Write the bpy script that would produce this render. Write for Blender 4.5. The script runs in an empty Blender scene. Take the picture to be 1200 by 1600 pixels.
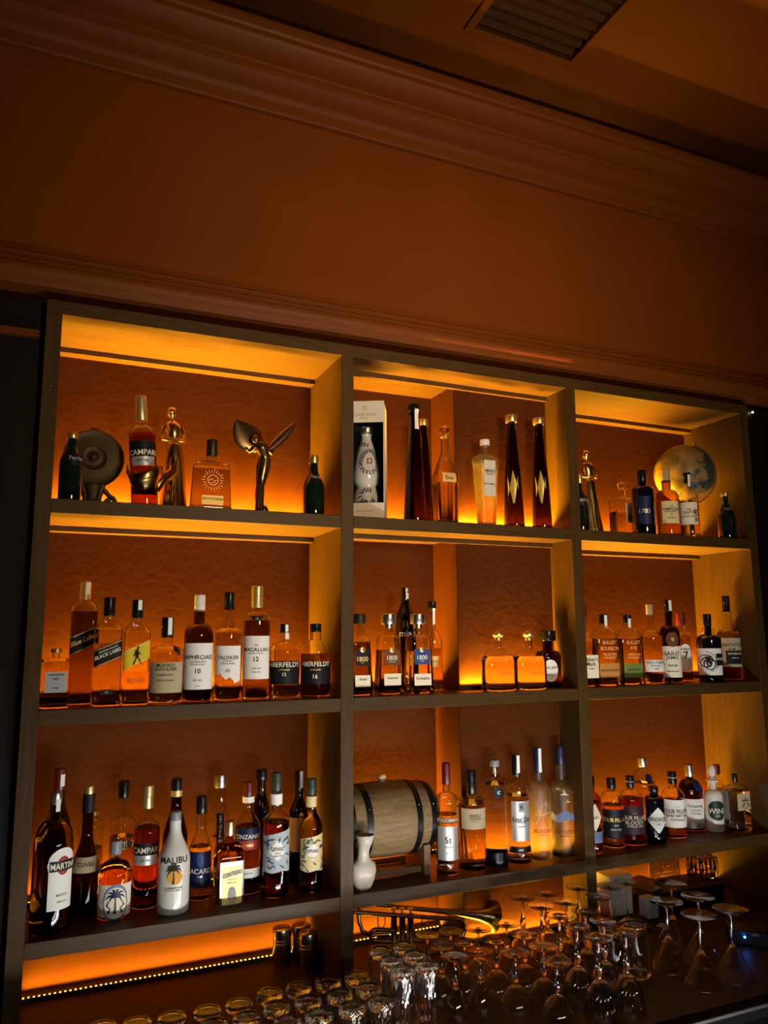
import bpy, bmesh, math, random
from math import sin, cos, pi, sqrt, radians
from mathutils import Vector, Matrix

random.seed(7)
SC = bpy.context.scene
COL = SC.collection

# ------------------------------------------------------------------ camera
CAM_POS = (-0.018, -1.9034, 0.1593)
YAW, PITCH, ROLL, FPX = 0.41700, 0.15530, -0.0060, 1221.7
cd = bpy.data.cameras.new('camera')
cam = bpy.data.objects.new('camera', cd)
COL.objects.link(cam)
fw = Vector((sin(YAW)*cos(PITCH), cos(YAW)*cos(PITCH), sin(PITCH)))
rt0 = Vector((cos(YAW), -sin(YAW), 0)); up0 = rt0.cross(fw)
rt = rt0*cos(ROLL)+up0*sin(ROLL); up = -rt0*sin(ROLL)+up0*cos(ROLL)
M = Matrix((rt, up, -fw)).transposed().to_4x4()
M.translation = Vector(CAM_POS)
cam.matrix_world = M
cd.sensor_fit = 'VERTICAL'; cd.sensor_height = 36.0; cd.lens = 36.0*FPX/1600.0
cd.clip_start = 0.02
SC.camera = cam

# ------------------------------------------------------------------ world, exposure
SC.view_settings.view_transform = 'Standard'
SC.view_settings.look = 'None'
SC.view_settings.exposure = 0.0
SC.view_settings.gamma = 1.0
SC.view_settings.use_curve_mapping = False
W_ = bpy.data.worlds.new('world'); SC.world = W_; W_.use_nodes = True
W_.node_tree.nodes['Background'].inputs[0].default_value = (0.8, 0.35, 0.12, 1)
W_.node_tree.nodes['Background'].inputs[1].default_value = 0.001
SC.cycles.max_bounces = 16
SC.cycles.transmission_bounces = 14
SC.cycles.transparent_max_bounces = 16
SC.cycles.sample_clamp_indirect = 4.0
SC.cycles.blur_glossy = 0.2

# ------------------------------------------------------------------ lights
LED = (1.0, 0.48, 0.02)
LED_W = 36.0               # watts per metre of strip
LEDK = {0.470: 1.0, 0.0: 1.0, -0.474: 0.42, -0.685: 0.27}   # the strips differ a little
BAYK = {0.470: (1.0, 0.95, 0.65), 0.0: (1.0, 0.95, 0.85), -0.474: (1.0, 2.8, 1.5), -0.685: (1.0, 1.0, 0.55)}
def area(name, loc, size, power, color, direction, spread=180):
    l = bpy.data.lights.new(name, 'AREA'); l.shape = 'RECTANGLE'
    l.size, l.size_y = size; l.energy = power; l.color = color; l.spread = radians(spread)
    o = bpy.data.objects.new(name, l); COL.objects.link(o)
    o.location = loc
    o.rotation_euler = Vector(direction).to_track_quat('-Z', 'Y').to_euler()
    return o
def point(name, loc, power, color, r=0.05):
    l = bpy.data.lights.new(name, 'POINT'); l.energy = power; l.color = color; l.shadow_soft_size = r
    o = bpy.data.objects.new(name, l); COL.objects.link(o); o.location = loc
    return o
# the work light under the bar counter opposite and a warm pendant of the room, plus lamps added as fill
area('low_front_light', (1.0, -1.25, -1.02), (1.3, 0.30), 7.0, (1.0, 0.98, 0.95), (-0.12, 1.0, 0.45), 140)
area('glass_highlight_strip', (1.1, -1.12, -0.90), (1.7, 0.035), 9.5, (1.0, 0.98, 0.95), (0.0, 1.0, 0.30), 140)  # thin strip added only for crisp highlights on the upturned glasses
area('low_front_light', (0.85, -1.25, -0.45), (0.9, 0.05), 1.6, (1.0, 0.97, 0.92), (0.0, 1.0, -0.14), 120)  # extra lamp added for more highlights, no fixture belongs to it
area('front_fill_lamp', (1.0, -2.7, 0.5), (0.35, 0.35), 6.5, (1.0, 0.72, 0.42), (0.0, 1.0, 0.20), 60)  # warm fill added to brighten the labels and upper wall
point('pendant_lamp', (2.6, -2.2, 0.9), 0.4, (1.0, 0.42, 0.10), 0.12)

# ------------------------------------------------------------------ materials
MATS = {}
def nodes(name):
    m = bpy.data.materials.new(name); m.use_nodes = True
    nt = m.node_tree; b = nt.nodes['Principled BSDF']
    return m, nt, b
def plain(name, col, rough=0.5, metal=0.0, coat=0.0, spec=0.5, trans=0.0, ior=1.45, emit=None, estr=0.0, bump=0.0, bscale=200, var=0.0, vscale=30):
    m, nt, b = nodes(name)
    b.inputs['Base Color'].default_value = (*col, 1)
    b.inputs['Roughness'].default_value = rough
    b.inputs['Metallic'].default_value = metal
    b.inputs['Coat Weight'].default_value = coat
    b.inputs['Specular IOR Level'].default_value = spec
    b.inputs['Transmission Weight'].default_value = trans
    b.inputs['IOR'].default_value = ior
    if emit:
        b.inputs['Emission Color'].default_value = (*emit, 1); b.inputs['Emission Strength'].default_value = estr
    if bump or var:
        tc = nt.nodes.new('ShaderNodeTexCoord')
        n = nt.nodes.new('ShaderNodeTexNoise'); n.inputs['Scale'].default_value = bscale; n.inputs['Detail'].default_value = 4
        nt.links.new(tc.outputs['Object'], n.inputs['Vector'])
        if bump:
            bp = nt.nodes.new('ShaderNodeBump'); bp.inputs['Strength'].default_value = bump; bp.inputs['Distance'].default_value = 0.002
            nt.links.new(n.outputs['Fac'], bp.inputs['Height']); nt.links.new(bp.outputs['Normal'], b.inputs['Normal'])
        if var:
            n2 = nt.nodes.new('ShaderNodeTexNoise'); n2.inputs['Scale'].default_value = vscale; n2.inputs['Detail'].default_value = 5
            nt.links.new(tc.outputs['Object'], n2.inputs['Vector'])
            r = nt.nodes.new('ShaderNodeValToRGB')
            r.color_ramp.elements[0].position = 0.3; r.color_ramp.elements[1].position = 0.75
            r.color_ramp.elements[0].color = (*[c*(1-var) for c in col], 1)
            r.color_ramp.elements[1].color = (*[min(1, c*(1+var)) for c in col], 1)
            nt.links.new(n2.outputs['Fac'], r.inputs['Fac']); nt.links.new(r.outputs['Color'], b.inputs['Base Color'])
    MATS[name] = m
    return m
def wood(name, c0, c1, scale=(1, 14, 14), rough=0.45, coat=0.0):
    m, nt, b = nodes(name)
    tc = nt.nodes.new('ShaderNodeTexCoord'); mp = nt.nodes.new('ShaderNodeMapping')
    mp.inputs['Scale'].default_value = scale
    n = nt.nodes.new('ShaderNodeTexNoise'); n.inputs['Scale'].default_value = 6; n.inputs['Detail'].default_value = 8; n.inputs['Distortion'].default_value = 1.2
    n2 = nt.nodes.new('ShaderNodeTexNoise'); n2.inputs['Scale'].default_value = 40; n2.inputs['Detail'].default_value = 4
    mx = nt.nodes.new('ShaderNodeMix'); mx.data_type = 'FLOAT'; mx.inputs[0].default_value = 0.4
    r = nt.nodes.new('ShaderNodeValToRGB')
    r.color_ramp.elements[0].position = 0.32; r.color_ramp.elements[1].position = 0.7
    r.color_ramp.elements[0].color = (*c0, 1); r.color_ramp.elements[1].color = (*c1, 1)
    L = nt.links.new
    L(tc.outputs['Object'], mp.inputs['Vector']); L(mp.outputs['Vector'], n.inputs['Vector']); L(mp.outputs['Vector'], n2.inputs['Vector'])
    L(n.outputs['Fac'], mx.inputs[2]); L(n2.outputs['Fac'], mx.inputs[3]); L(mx.outputs[0], r.inputs['Fac'])
    L(r.outputs['Color'], b.inputs['Base Color'])
    bp = nt.nodes.new('ShaderNodeBump'); bp.inputs['Strength'].default_value = 0.15; bp.inputs['Distance'].default_value = 0.001
    L(mx.outputs[0], bp.inputs['Height']); L(bp.outputs['Normal'], b.inputs['Normal'])
    b.inputs['Roughness'].default_value = rough; b.inputs['Coat Weight'].default_value = coat; b.inputs['Specular IOR Level'].default_value = 0.2
    MATS[name] = m
    return m
def glass(name, col, rough=0.0, ior=1.45):
    return plain(name, col, rough=rough, trans=1.0, ior=ior)

wood('wood_x', (0.042, 0.0205, 0.0050), (0.078, 0.039, 0.0095), (1, 14, 14))
wood('wood_z', (0.042, 0.0205, 0.0050), (0.078, 0.039, 0.0095), (14, 14, 1))
wood('wood_dark', (0.004, 0.0025, 0.0015), (0.009, 0.005, 0.003), (14, 14, 1), 0.5)
wood('barrel_wood', (0.13, 0.080, 0.034), (0.30, 0.20, 0.092), (1.2, 16, 16), 0.5)
wood('stand_wood', (0.16, 0.09, 0.04), (0.26, 0.15, 0.07), (1, 14, 14), 0.5)
plain('back_panel', (0.055, 0.0150, 0.0028), 0.65, spec=0.06, bump=0.25, bscale=60, var=0.05, vscale=9)
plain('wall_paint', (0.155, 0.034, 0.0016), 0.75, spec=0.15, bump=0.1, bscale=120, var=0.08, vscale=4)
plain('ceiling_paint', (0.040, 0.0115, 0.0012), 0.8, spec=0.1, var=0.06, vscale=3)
plain('trim_paint', (0.14, 0.034, 0.003), 0.5, spec=0.2)
plain('cabinet_black', (0.0015, 0.0015, 0.0015), 0.8, spec=0.02)
plain('floor_mat', (0.006, 0.005, 0.004), 0.7, spec=0.1, var=0.3)
plain('counter_top', (0.034, 0.0135, 0.0050), 0.5, spec=0.2, var=0.25, vscale=25)
plain('steel_edge', (0.002, 0.002, 0.002), 0.6, spec=0.04)
plain('steel_bright', (0.05, 0.05, 0.052), 0.35, 0.9)
plain('steel', (0.62, 0.62, 0.62), 0.3, 1.0)
plain('dark_metal', (0.03, 0.028, 0.026), 0.4, 0.6)
plain('channel_metal', (0.02, 0.018, 0.016), 0.5, 0.4)
plain('diode', (1, 0.8, 0.3), 0.4, emit=(1.0, 0.50, 0.03), estr=7.0)
plain('screw_head', (0.8, 0.75, 0.7), 0.25, 1.0)
plain('vent_metal', (0.016, 0.007, 0.003), 0.6, spec=0.1)
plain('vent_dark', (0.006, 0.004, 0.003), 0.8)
# bottle glass and drinks
glass('clear', (0.97, 0.97, 0.96))
glass('crystal', (0.985, 0.985, 0.985), ior=1.46)
glass('amber', (0.62, 0.38, 0.13))
glass('brown', (0.22, 0.115, 0.035))
glass('olive', (0.40, 0.30, 0.08))
glass('frost', (0.92, 0.90, 0.86), rough=0.38)
plain('green', (0.004, 0.011, 0.006), 0.07, coat=1.0)
plain('black', (0.004, 0.004, 0.008), 0.08, coat=1.0)
plain('whiteglass', (0.78, 0.74, 0.66), 0.3, coat=0.6, trans=0.15)
for n_, c_ in dict(whisky=(0.45, 0.38, 0.14), gold=(0.80, 0.64, 0.30), darkwhisky=(0.19, 0.115, 0.032), darkrum=(0.10, 0.045, 0.012),
                   rum=(0.36, 0.21, 0.06), campari=(0.32, 0.05, 0.01), orange=(0.62, 0.37, 0.12), rumcream=(0.75, 0.42, 0.15),
                   vermouth=(0.72, 0.46, 0.12), rosered=(0.42, 0.08, 0.03), shiraz=(0.20, 0.02, 0.02)).items():
    glass('drink_'+n_, c_, ior=0.938)   # drink against glass, 1.36 / 1.45
glass('drink_clear', (0.97, 0.96, 0.95), ior=0.925)
glass('drink_surface', (0.98, 0.95, 0.90), ior=1.36)
# papers, inks, metals
for n_, c_, r_ in [('blacklabel', (0.010, 0.010, 0.013), .45), ('navy', (0.012, 0.018, 0.07), .4), ('bluelabel', (0.03, 0.07, 0.24), .4),
                   ('brownlabel', (0.14, 0.05, 0.022), .5), ('redlabel', (0.36, 0.04, 0.025), .45), ('maroon', (0.045, 0.016, 0.022), .5), ('greenlabel', (0.012, 0.035, 0.028), .4),
                   ('whitepaper', (0.82, 0.79, 0.72), .6), ('cream', (0.82, 0.73, 0.54), .6), ('yellowcream', (0.74, 0.60, 0.30), .6),
                   ('parchment', (0.46, 0.37, 0.22), .65), ('greypaper', (0.36, 0.36, 0.34), .6), ('frostpaper', (0.58, 0.53, 0.45), .7),
                   ('yellow', (0.72, 0.50, 0.03), .5), ('orangepaper', (0.55, 0.24, 0.05), .6), ('greenpaper', (0.16, 0.22, 0.05), .6),
                   ('palebluepaper', (0.40, 0.45, 0.47), .6), ('bluepaper', (0.16, 0.21, 0.36), .6), ('ink', (0.018, 0.014, 0.012), .6),
                   ('brownink', (0.10, 0.04, 0.015), .6), ('amberink', (0.75, 0.40, 0.14), .35), ('engrave', (0.72, 0.42, 0.16), .35),
                   ('leafink', (0.05, 0.075, 0.10), .6), ('white_paint', (0.72, 0.70, 0.64), .5), ('sunorange', (0.70, 0.33, 0.04), .5)]:
    plain(n_, c_, r_, spec=0.22)
for n_, c_, r_ in [('goldpaper', (0.72, 0.50, 0.18), .45), ('goldfoil', (0.85, 0.62, 0.12), .3), ('goldink', (0.85, 0.62, 0.25), .4), ('silver', (0.75, 0.74, 0.70), .35), ('silverpaper', (0.62, 0.62, 0.60), .42)]:
    plain(n_, c_, r_, metal=0.6)
plain('cap_black', (0.007, 0.0065, 0.007), 0.22, spec=0.35)
plain('cap_dark', (0.035, 0.022, 0.014), 0.4, 0.5)
plain('cap_gold', (0.75, 0.52, 0.18), 0.32, 0.9)
plain('cap_foilgold', (0.66, 0.50, 0.22), 0.36, 0.8, bump=0.15, bscale=300)
plain('cap_steel', (0.60, 0.58, 0.54), 0.28, 1.0)
plain('cap_copper', (0.62, 0.36, 0.18), 0.3, 0.9)
plain('cap_wood', (0.40, 0.26, 0.12), 0.6)
plain('cap_white', (0.68, 0.64, 0.56), 0.5)
plain('cap_grey', (0.20, 0.20, 0.20), 0.4)
plain('cap_red', (0.11, 0.008, 0.007), 0.35)
plain('cap_green', (0.028, 0.042, 0.025), 0.4)
plain('cap_navy', (0.010, 0.014, 0.05), 0.35)
plain('cork', (0.50, 0.36, 0.18), 0.7, var=0.25, vscale=120)
plain('gold_statue', (0.62, 0.40, 0.13), 0.24, 1.0)
plain('bronze_dark', (0.16, 0.10, 0.05), 0.26, 0.9)
plain('brass_dark', (0.055, 0.036, 0.016), 0.5, 0.7, var=0.3, vscale=20)
plain('brass', (0.70, 0.46, 0.18), 0.25, 1.0)
plain('ceramic', (0.50, 0.44, 0.36), 0.4, coat=0.2, var=0.06, vscale=40)
plain('carton', (0.66, 0.60, 0.50), 0.6)
plain('carton_dark', (0.012, 0.016, 0.022), 0.5)
plain('leather', (0.16, 0.06, 0.025), 0.5, bump=0.3, bscale=250)
plain('black_plastic', (0.006, 0.006, 0.007), 0.4)
plain('blue_diode', (0.1, 0.6, 1.0), 0.4, emit=(0.02, 0.30, 1.0), estr=30.0)
plain('white_lamp', (1, 1, 1), 0.4, emit=(1.0, 0.95, 0.85), estr=14.0)
plain('white_glaze', (0.66, 0.64, 0.60), 0.18, coat=0.8)
plain('cobalt', (0.008, 0.010, 0.05), 0.35)
mf_ = bpy.data.materials.new('film'); mf_.use_nodes = True; nf_ = mf_.node_tree; nf_.nodes.remove(nf_.nodes['Principled BSDF'])
tf_ = nf_.nodes.new('ShaderNodeBsdfTransparent'); gf_ = nf_.nodes.new('ShaderNodeBsdfGlossy'); gf_.inputs['Roughness'].default_value = 0.08; xf_ = nf_.nodes.new('ShaderNodeMixShader'); xf_.inputs[0].default_value = 0.06
nf_.links.new(tf_.outputs[0], xf_.inputs[1]); nf_.links.new(gf_.outputs[0], xf_.inputs[2]); nf_.links.new(xf_.outputs[0], nf_.nodes['Material Output'].inputs[0]); MATS['film'] = mf_
plain('black_iron', (0.008, 0.008, 0.009), 0.35, 0.3)
plain('shaker_steel', (0.50, 0.47, 0.43), 0.22, 1.0)
plain('brass_dark2', (0.34, 0.22, 0.10), 0.25, 1.0)
plain('wicker', (0.20, 0.10, 0.03), 0.6)
m_, nt_, b_ = nodes('globe_map')
tc_ = nt_.nodes.new('ShaderNodeTexCoord'); n_ = nt_.nodes.new('ShaderNodeTexNoise'); n_.inputs['Scale'].default_value = 20; n_.inputs['Detail'].default_value = 7
sx_ = nt_.nodes.new('ShaderNodeVectorMath'); sx_.operation = 'DOT_PRODUCT'; sx_.inputs[1].default_value = (-2.6, 1.1, 0.0); ma_ = nt_.nodes.new('ShaderNodeMath'); ma_.operation = 'ADD'
r_ = nt_.nodes.new('ShaderNodeValToRGB'); e_ = r_.color_ramp.elements
e_[0].position = 0.40; e_[0].color = (0.022, 0.045, 0.038, 1); e_[1].position = 0.43; e_[1].color = (0.20, 0.115, 0.032, 1)
k_ = r_.color_ramp.elements.new(0.62); k_.color = (0.30, 0.19, 0.06, 1); k_ = r_.color_ramp.elements.new(0.75); k_.color = (0.12, 0.09, 0.03, 1)
nt_.links.new(tc_.outputs['Object'], n_.inputs['Vector']); nt_.links.new(tc_.outputs['Object'], sx_.inputs[0])
nt_.links.new(sx_.outputs['Value'], ma_.inputs[0]); nt_.links.new(n_.outputs['Fac'], ma_.inputs[1]); nt_.links.new(ma_.outputs[0], r_.inputs['Fac']); nt_.links.new(r_.outputs['Color'], b_.inputs['Base Color'])
b_.inputs['Roughness'].default_value = 0.4; MATS['globe_map'] = m_

# ------------------------------------------------------------------ mesh helpers
class MB:
    def __init__(s): s.v = []; s.f = []; s.m = []; s.sm = []
    def add(s, vs, fs, mi=0, smooth=True):
        o = len(s.v); s.v += [tuple(p) for p in vs]
        for f in fs: s.f.append(tuple(i+o for i in f)); s.m.append(mi); s.sm.append(smooth)
    def loft(s, rings, closed=True, cap0=False, cap1=False, mi=0, smooth=True):
        n = len(rings[0]); vs = [p for r in rings for p in r]; fs = []
        for i in range(len(rings)-1):
            for j in range(n if closed else n-1):
                k = (j+1) % n
                fs.append((i*n+j, i*n+k, (i+1)*n+k, (i+1)*n+j))
        if cap0: fs.append(tuple(range(n-1, -1, -1)))
        if cap1: fs.append(tuple((len(rings)-1)*n+j for j in range(n)))
        s.add(vs, fs, mi, smooth)
    def lathe(s, prof, n=32, c=(0, 0, 0), mi=0, cap0=True, cap1=True, mod=None, axis='z'):
        rings = []
        for (r, z) in prof:
            ring = []
            for j in range(n):
                a = 2*pi*j/n
                rr = r*(mod(a, z) if mod else 1)
                p = (rr*cos(a), rr*sin(a), z)
                if axis == 'x': p = (p[2], p[0], p[1])
                if axis == 'y': p = (p[0], -p[2], p[1])
                ring.append((p[0]+c[0], p[1]+c[1], p[2]+c[2]))
            rings.append(ring)
        s.loft(rings, True, cap0, cap1, mi)
    def box(s, x0, x1, y0, y1, z0, z1, mi=0):
        vs = [(x, y, z) for x in (x0, x1) for y in (y0, y1) for z in (z0, z1)]
        s.add(vs, [(0, 1, 3, 2), (4, 6, 7, 5), (0, 4, 5, 1), (2, 3, 7, 6), (0, 2, 6, 4), (1, 5, 7, 3)], mi, False)
    def tube(s, pts, r, n=10, mi=0, closed=False):
        P = [Vector(p) for p in pts]; rs = r if isinstance(r, (list, tuple)) else [r]*len(P)
        rings = []; up_ = None
        for i, p in enumerate(P):
            if closed: t = (P[(i+1) % len(P)]-P[i-1]).normalized()
            else: t = (P[min(i+1, len(P)-1)]-P[max(i-1, 0)]).normalized()
            if up_ is None:
                up_ = t.orthogonal().normalized()
            up_ = (up_ - t*up_.dot(t)); up_.normalize()
            b = t.cross(up_)
            rings.append([tuple(p+(up_*cos(2*pi*j/n)+b*sin(2*pi*j/n))*rs[i]) for j in range(n)])
        if closed: rings.append(rings[0]); s.loft(rings, True, False, False, mi)
        else: s.loft(rings, True, True, True, mi)
    def ball(s, c, r, n=20, m=12, mi=0, sc=(1, 1, 1)):
        prof = [(max(1e-4, sin(pi*i/m)), -cos(pi*i/m)) for i in range(m+1)]
        rings = [[(c[0]+r*sc[0]*q*cos(2*pi*j/n), c[1]+r*sc[1]*q*sin(2*pi*j/n), c[2]+r*sc[2]*z) for j in range(n)] for q, z in prof]
        s.loft(rings, True, True, True, mi)
    def xform(s, M):
        s.v = [tuple(M @ Vector(p)) for p in s.v]
def build(name, mb, mats, parent=None, loc=(0, 0, 0), rot=(0, 0, 0), angle=35, bevel=0.0, keep=False):
    me = bpy.data.meshes.new(name)
    me.from_pydata(mb.v, [], mb.f)
    mats = mats if isinstance(mats, (list, tuple)) else [mats]
    for m in mats: me.materials.append(MATS[m])
    me.polygons.foreach_set('material_index', mb.m)
    me.polygons.foreach_set('use_smooth', mb.sm)
    me.update()
    if not keep:
        bm = bmesh.new(); bm.from_mesh(me); bmesh.ops.recalc_face_normals(bm, faces=bm.faces); bm.to_mesh(me); bm.free()
    try: me.set_sharp_from_angle(angle=radians(angle))
    except Exception: pass
    o = bpy.data.objects.new(name, me); COL.objects.link(o)
    o.location = loc; o.rotation_euler = rot
    if parent: o.parent = parent
    if bevel:
        b = o.modifiers.new('bevel', 'BEVEL'); b.width = bevel; b.segments = 2; b.limit_method = 'ANGLE'
    return o
def tag(o, label=None, cat=None, group=None, kind=None):
    if label: o['label'] = label
    if cat: o['category'] = cat
    if group: o['group'] = group
    if kind: o['kind'] = kind
    return o
def thing(name, label, cat, loc=(0, 0, 0), rz=0, group=None, ry=0):
    o = bpy.data.objects.new(name, None); COL.objects.link(o); o.empty_display_size = 0.03
    o.location = loc; o.rotation_euler = (0, ry, rz)
    return tag(o, label, cat, group)
def struct(name, mb, mats, label, **k):
    o = build(name, mb, mats, **k); tag(o, label, 'room part', None, 'structure'); return o
def dup(root, loc, rz=0, label=None):
    r = root.copy(); COL.objects.link(r); r.location = loc; r.rotation_euler = (0, 0, rz)
    if label: r['label'] = label
    for ch in list(root.children):
        c = ch.copy(); COL.objects.link(c); c.parent = r
        for g in list(ch.children):
            d = g.copy(); COL.objects.link(d); d.parent = c
    return r

# ------------------------------------------------------------------ room shell
X0, X1, YF, ZF, ZC = -1.6, 4.4, -4.2, -1.60, 1.68
XA, XB, XCc, XD, XE, XF = 0.0, 0.7025, 0.7376, 1.4417, 1.4766, 2.1791     # inner faces of the posts
PW = 0.035
DB, DP, XP = 0.262, 0.111, 1.108                                          # back panel, pier face, pier side
S1, S2, S3, S4 = 0.470, 0.0, -0.474, -0.685                               # shelf tops and counter top
TH = 0.0335
ZT = 0.9084                                                               # underside of the top board
def bx(*a):
    m = MB(); m.box(*a); return m
struct('floor', bx(X0, X1, YF, 0.6, ZF-0.05, ZF), 'floor_mat', 'dark rubber bar floor')
m = bx(X0, X1, 0.0, 0.12, 0.966, ZC+0.05)
struct('wall_back', m, 'wall_paint', 'brown painted wall above the lit shelves')
struct('wall_back.001', bx(X0, XA-PW-0.002, 0.03, 0.12, ZF, 0.943), 'wood_dark', 'near black wood panelling before the first bay')
struct('wall_back.002', bx(XF+PW+0.002, X1, 0.03, 0.12, ZF, 0.943), 'wood_dark', 'near black wood panelling beyond the third bay')
struct('wall_back.003', bx(XA-PW-0.002, XF+PW+0.002, 0.283, 0.33, ZF, 0.943), 'wood_dark', 'dark wall behind the shelves')
struct('wall_back.004', bx(X0, X1, 0.07, 0.12, 0.9435, 0.9655), 'wood_dark', 'dark recessed strip added for shade above the shelves')  # recess and near-black wood added to deepen the shade here
struct('wall_left', bx(X0-0.08, X0, YF, 0.6, ZF, ZC+0.05), 'wood_dark', 'dark side wall')
struct('wall_right', bx(X1, X1+0.08, YF, 0.6, ZF, ZC+0.05), 'wood_dark', 'dark side wall beyond the shelves')
struct('wall_front', bx(X0, X1, YF-0.08, YF, ZF, ZC+0.05), 'wood_dark', 'dark wall of the guest area')
VX0, VX1, VY0, VY1 = 0.913, 1.209, -1.02, -0.387
m = MB(); GY = -0.215
m.box(X0, X1, VY1, GY, ZC, ZC+0.05); m.box(X0, X1, YF, VY0, ZC, ZC+0.05)
m.box(X0, VX0, VY0, VY1, ZC, ZC+0.05); m.box(VX1, X1, VY0, VY1, ZC, ZC+0.05)
m.box(X0, X1, GY-0.01, 0.12, ZC+0.04, ZC+0.06)
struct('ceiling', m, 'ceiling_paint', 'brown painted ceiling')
prof = [(0, 1.562), (-0.016, 1.562), (-0.020, 1.566), (-0.022, 1.592), (-0.026, 1.594), (-0.030, 1.600), (-0.040, 1.604), (-0.056, 1.607), (-0.072, 1.613),
        (-0.084, 1.622), (-0.086, 1.634), (-0.094, 1.636), (-0.096, 1.643), (-0.110, 1.645), (-0.126, 1.650), (-0.140, 1.657), (-0.150, 1.666),
        (-0.152, 1.672), (-0.164, 1.674), (-0.168, 1.680), (-0.180, 1.684), (-0.180, 1.716), (0, 1.716)]
m = MB(); m.loft([[(X, y, z) for (y, z) in prof] for X in (X0, X1)], True, True, True, smooth=False)
struct('trim_1', m, 'trim_paint', 'stepped crown moulding under the ceiling')
prof = [(0, 0.966), (-0.012, 0.966), (-0.018, 0.972), (-0.020, 0.984), (-0.026, 0.988), (-0.030, 0.998), (-0.028, 1.010), (-0.022, 1.014), (-0.022, 1.024), (-0.014, 1.030), (-0.014, 1.044), (-0.006, 1.050), (0, 1.052)]
m = MB(); m.loft([[(X, y, z) for (y, z) in prof] for X in (X0, X1)], True, True, True, smooth=False)
struct('trim_2', m, 'trim_paint', 'narrow reeded moulding on the wall just above the shelves')
m = MB(); m.box(X0, XA-PW-0.012, 0.014, 0.03, 0.852, 0.860); m.box(X0, XA-PW-0.012, 0.006, 0.03, 0.858, 0.864)
struct('trim_3', m, 'trim_paint', 'thin picture rail on the dark panelling beside the shelves')

# ceiling vent
v = thing('ceiling_vent', 'dark louvred air vent set in the brown ceiling', 'air vent', ((VX0+VX1)/2, VY1, ZC))
m = MB(); w = (VX1-VX0)/2; L = VY0-VY1
for a in ((-w-0.022, -w, L-0.022, 0.022), (w, w+0.022, L-0.022, 0.022), (-w, w, 0, 0.022), (-w, w, L-0.022, L)): m.box(a[0], a[1], a[2], a[3], -0.007, 0)
build('frame', m, 'ceiling_paint', v, bevel=0.002)
build('backing', bx(-w, w, L, 0, 0.038, 0.042), 'vent_dark', v)
ns = 20
for i in range(ns):
    yy = L*(i+0.5)/ns
    m = MB(); m.box(-w, w, -0.013, 0.013, -0.0012, 0.0012); m.xform(Matrix.Translation((0, yy, 0.012)) @ Matrix.Rotation(radians(-38), 4, 'X'))
    build('slat', m, 'vent_metal', v)

# ------------------------------------------------------------------ the shelving
un = thing('back_bar_shelving', 'tall brown wooden back bar with three bays of lit open shelves', 'shelving', (0, 0, S4))
def U(name, m, mat, **k): 
    m.v = [(p[0], p[1], p[2]-S4) for p in m.v]
    return build(name, m, mat, un, **k)
for x in (XA-PW, XB, XD, XF):
    U('post', bx(x, x+PW, 0, DB+0.018, S4, ZT), 'wood_z', bevel=0.0012)
U('top_board', bx(XA-PW, XF+PW, -0.002, DB+0.018, ZT, 0.942), 'wood_x', bevel=0.0012)
for (a, b) in ((XA, XB), (XCc, XD), (XE, XF)):
    for z in (S1, S2, S3):
        U('shelf', bx(a, b, 0.001, DB, z-TH, z), 'wood_x', bevel=0.0012)
for (a, b) in ((XA, XB), (XCc, XP), (XE, XF)):
    U('back_panel', bx(a, b, DB, DB+0.018, S4, ZT), 'back_panel')
m = MB(); 
for z0, z1 in ((S4, S3-TH), (S3, S2-TH), (S2, S1-TH), (S1, ZT)): m.box(XP, XD, DP, DB+0.018, z0, z1)
U('pier', m, 'back_panel', bevel=0.002)
for z in (ZT, S1-TH):
    for a, b, y0, y1 in ((XA, XB, 0.224, DB), (XE, XF, 0.224, DB), (XCc, XD, 0.098, 0.1105)):
        U('batten', bx(a+0.001, b-0.001, y0, y1, z-0.0135, z), 'wood_x')
for (x, z) in ((-0.016, 0.733),):
    m = MB(); m.ball((x, -0.001, z), 0.0016, 10, 6); U('screw', m, 'screw_head')
for (x, z) in ((1.372, 0.453), (1.352, 0.446)):
    m = MB(); m.ball((x, 0.0, z), 0.003, 10, 6, sc=(1, .5, 1)); U('screw', m, 'dark_metal')

# LED strips along the foot of every back panel
names = {S1: 'top shelf', S2: 'middle shelf', S3: 'lowest shelf', S4: 'bar counter'}
bays = ((XA, XB, DB, 'first bay'), (XCc, XP, DB, 'deep recess of second bay'), (XP, XD, DP, 'pier side of second bay'), (XE, XF, DB, 'third bay'))
for z in (S1, S2, S3, S4):
    for a, b, yb, bn in bays:
        dep = 0.022 if yb == DB else 0.012
        t = thing('led_strip', 'amber LED strip along the back of the %s, %s' % (names[z], bn), 'light strip', ((a+b)/2, yb-dep, z), 0, 'amber LED strips')
        h = (b-a)/2-0.001
        m = MB(); m.box(-h, h, 0, 0.002, 0, 0.011); m.box(-h, h, 0.002, dep-0.0005, 0, 0.004)
        build('channel', m, 'channel_metal', t)
        m = MB(); n = int((b-a)/0.0115); yd = dep-0.006
        for i in range(n):
            xx = -h+(i+0.5)*2*h/n
            m.box(xx-0.0018, xx+0.0018, yd-0.002, yd+0.002, 0.004, 0.0075)
        build('diode_row', m, 'diode', t)
        pw = LED_W*(b-a)*LEDK[z]*BAYK[z][0 if a < XB else (1 if a < XE else 2)]
        area('led_light', ((a+b)/2, yb-(0.014 if yb == DB else 0.007), z+0.010), (b-a-0.006, 0.005), pw, LED, (0, -0.10, 1.0), 112)

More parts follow.
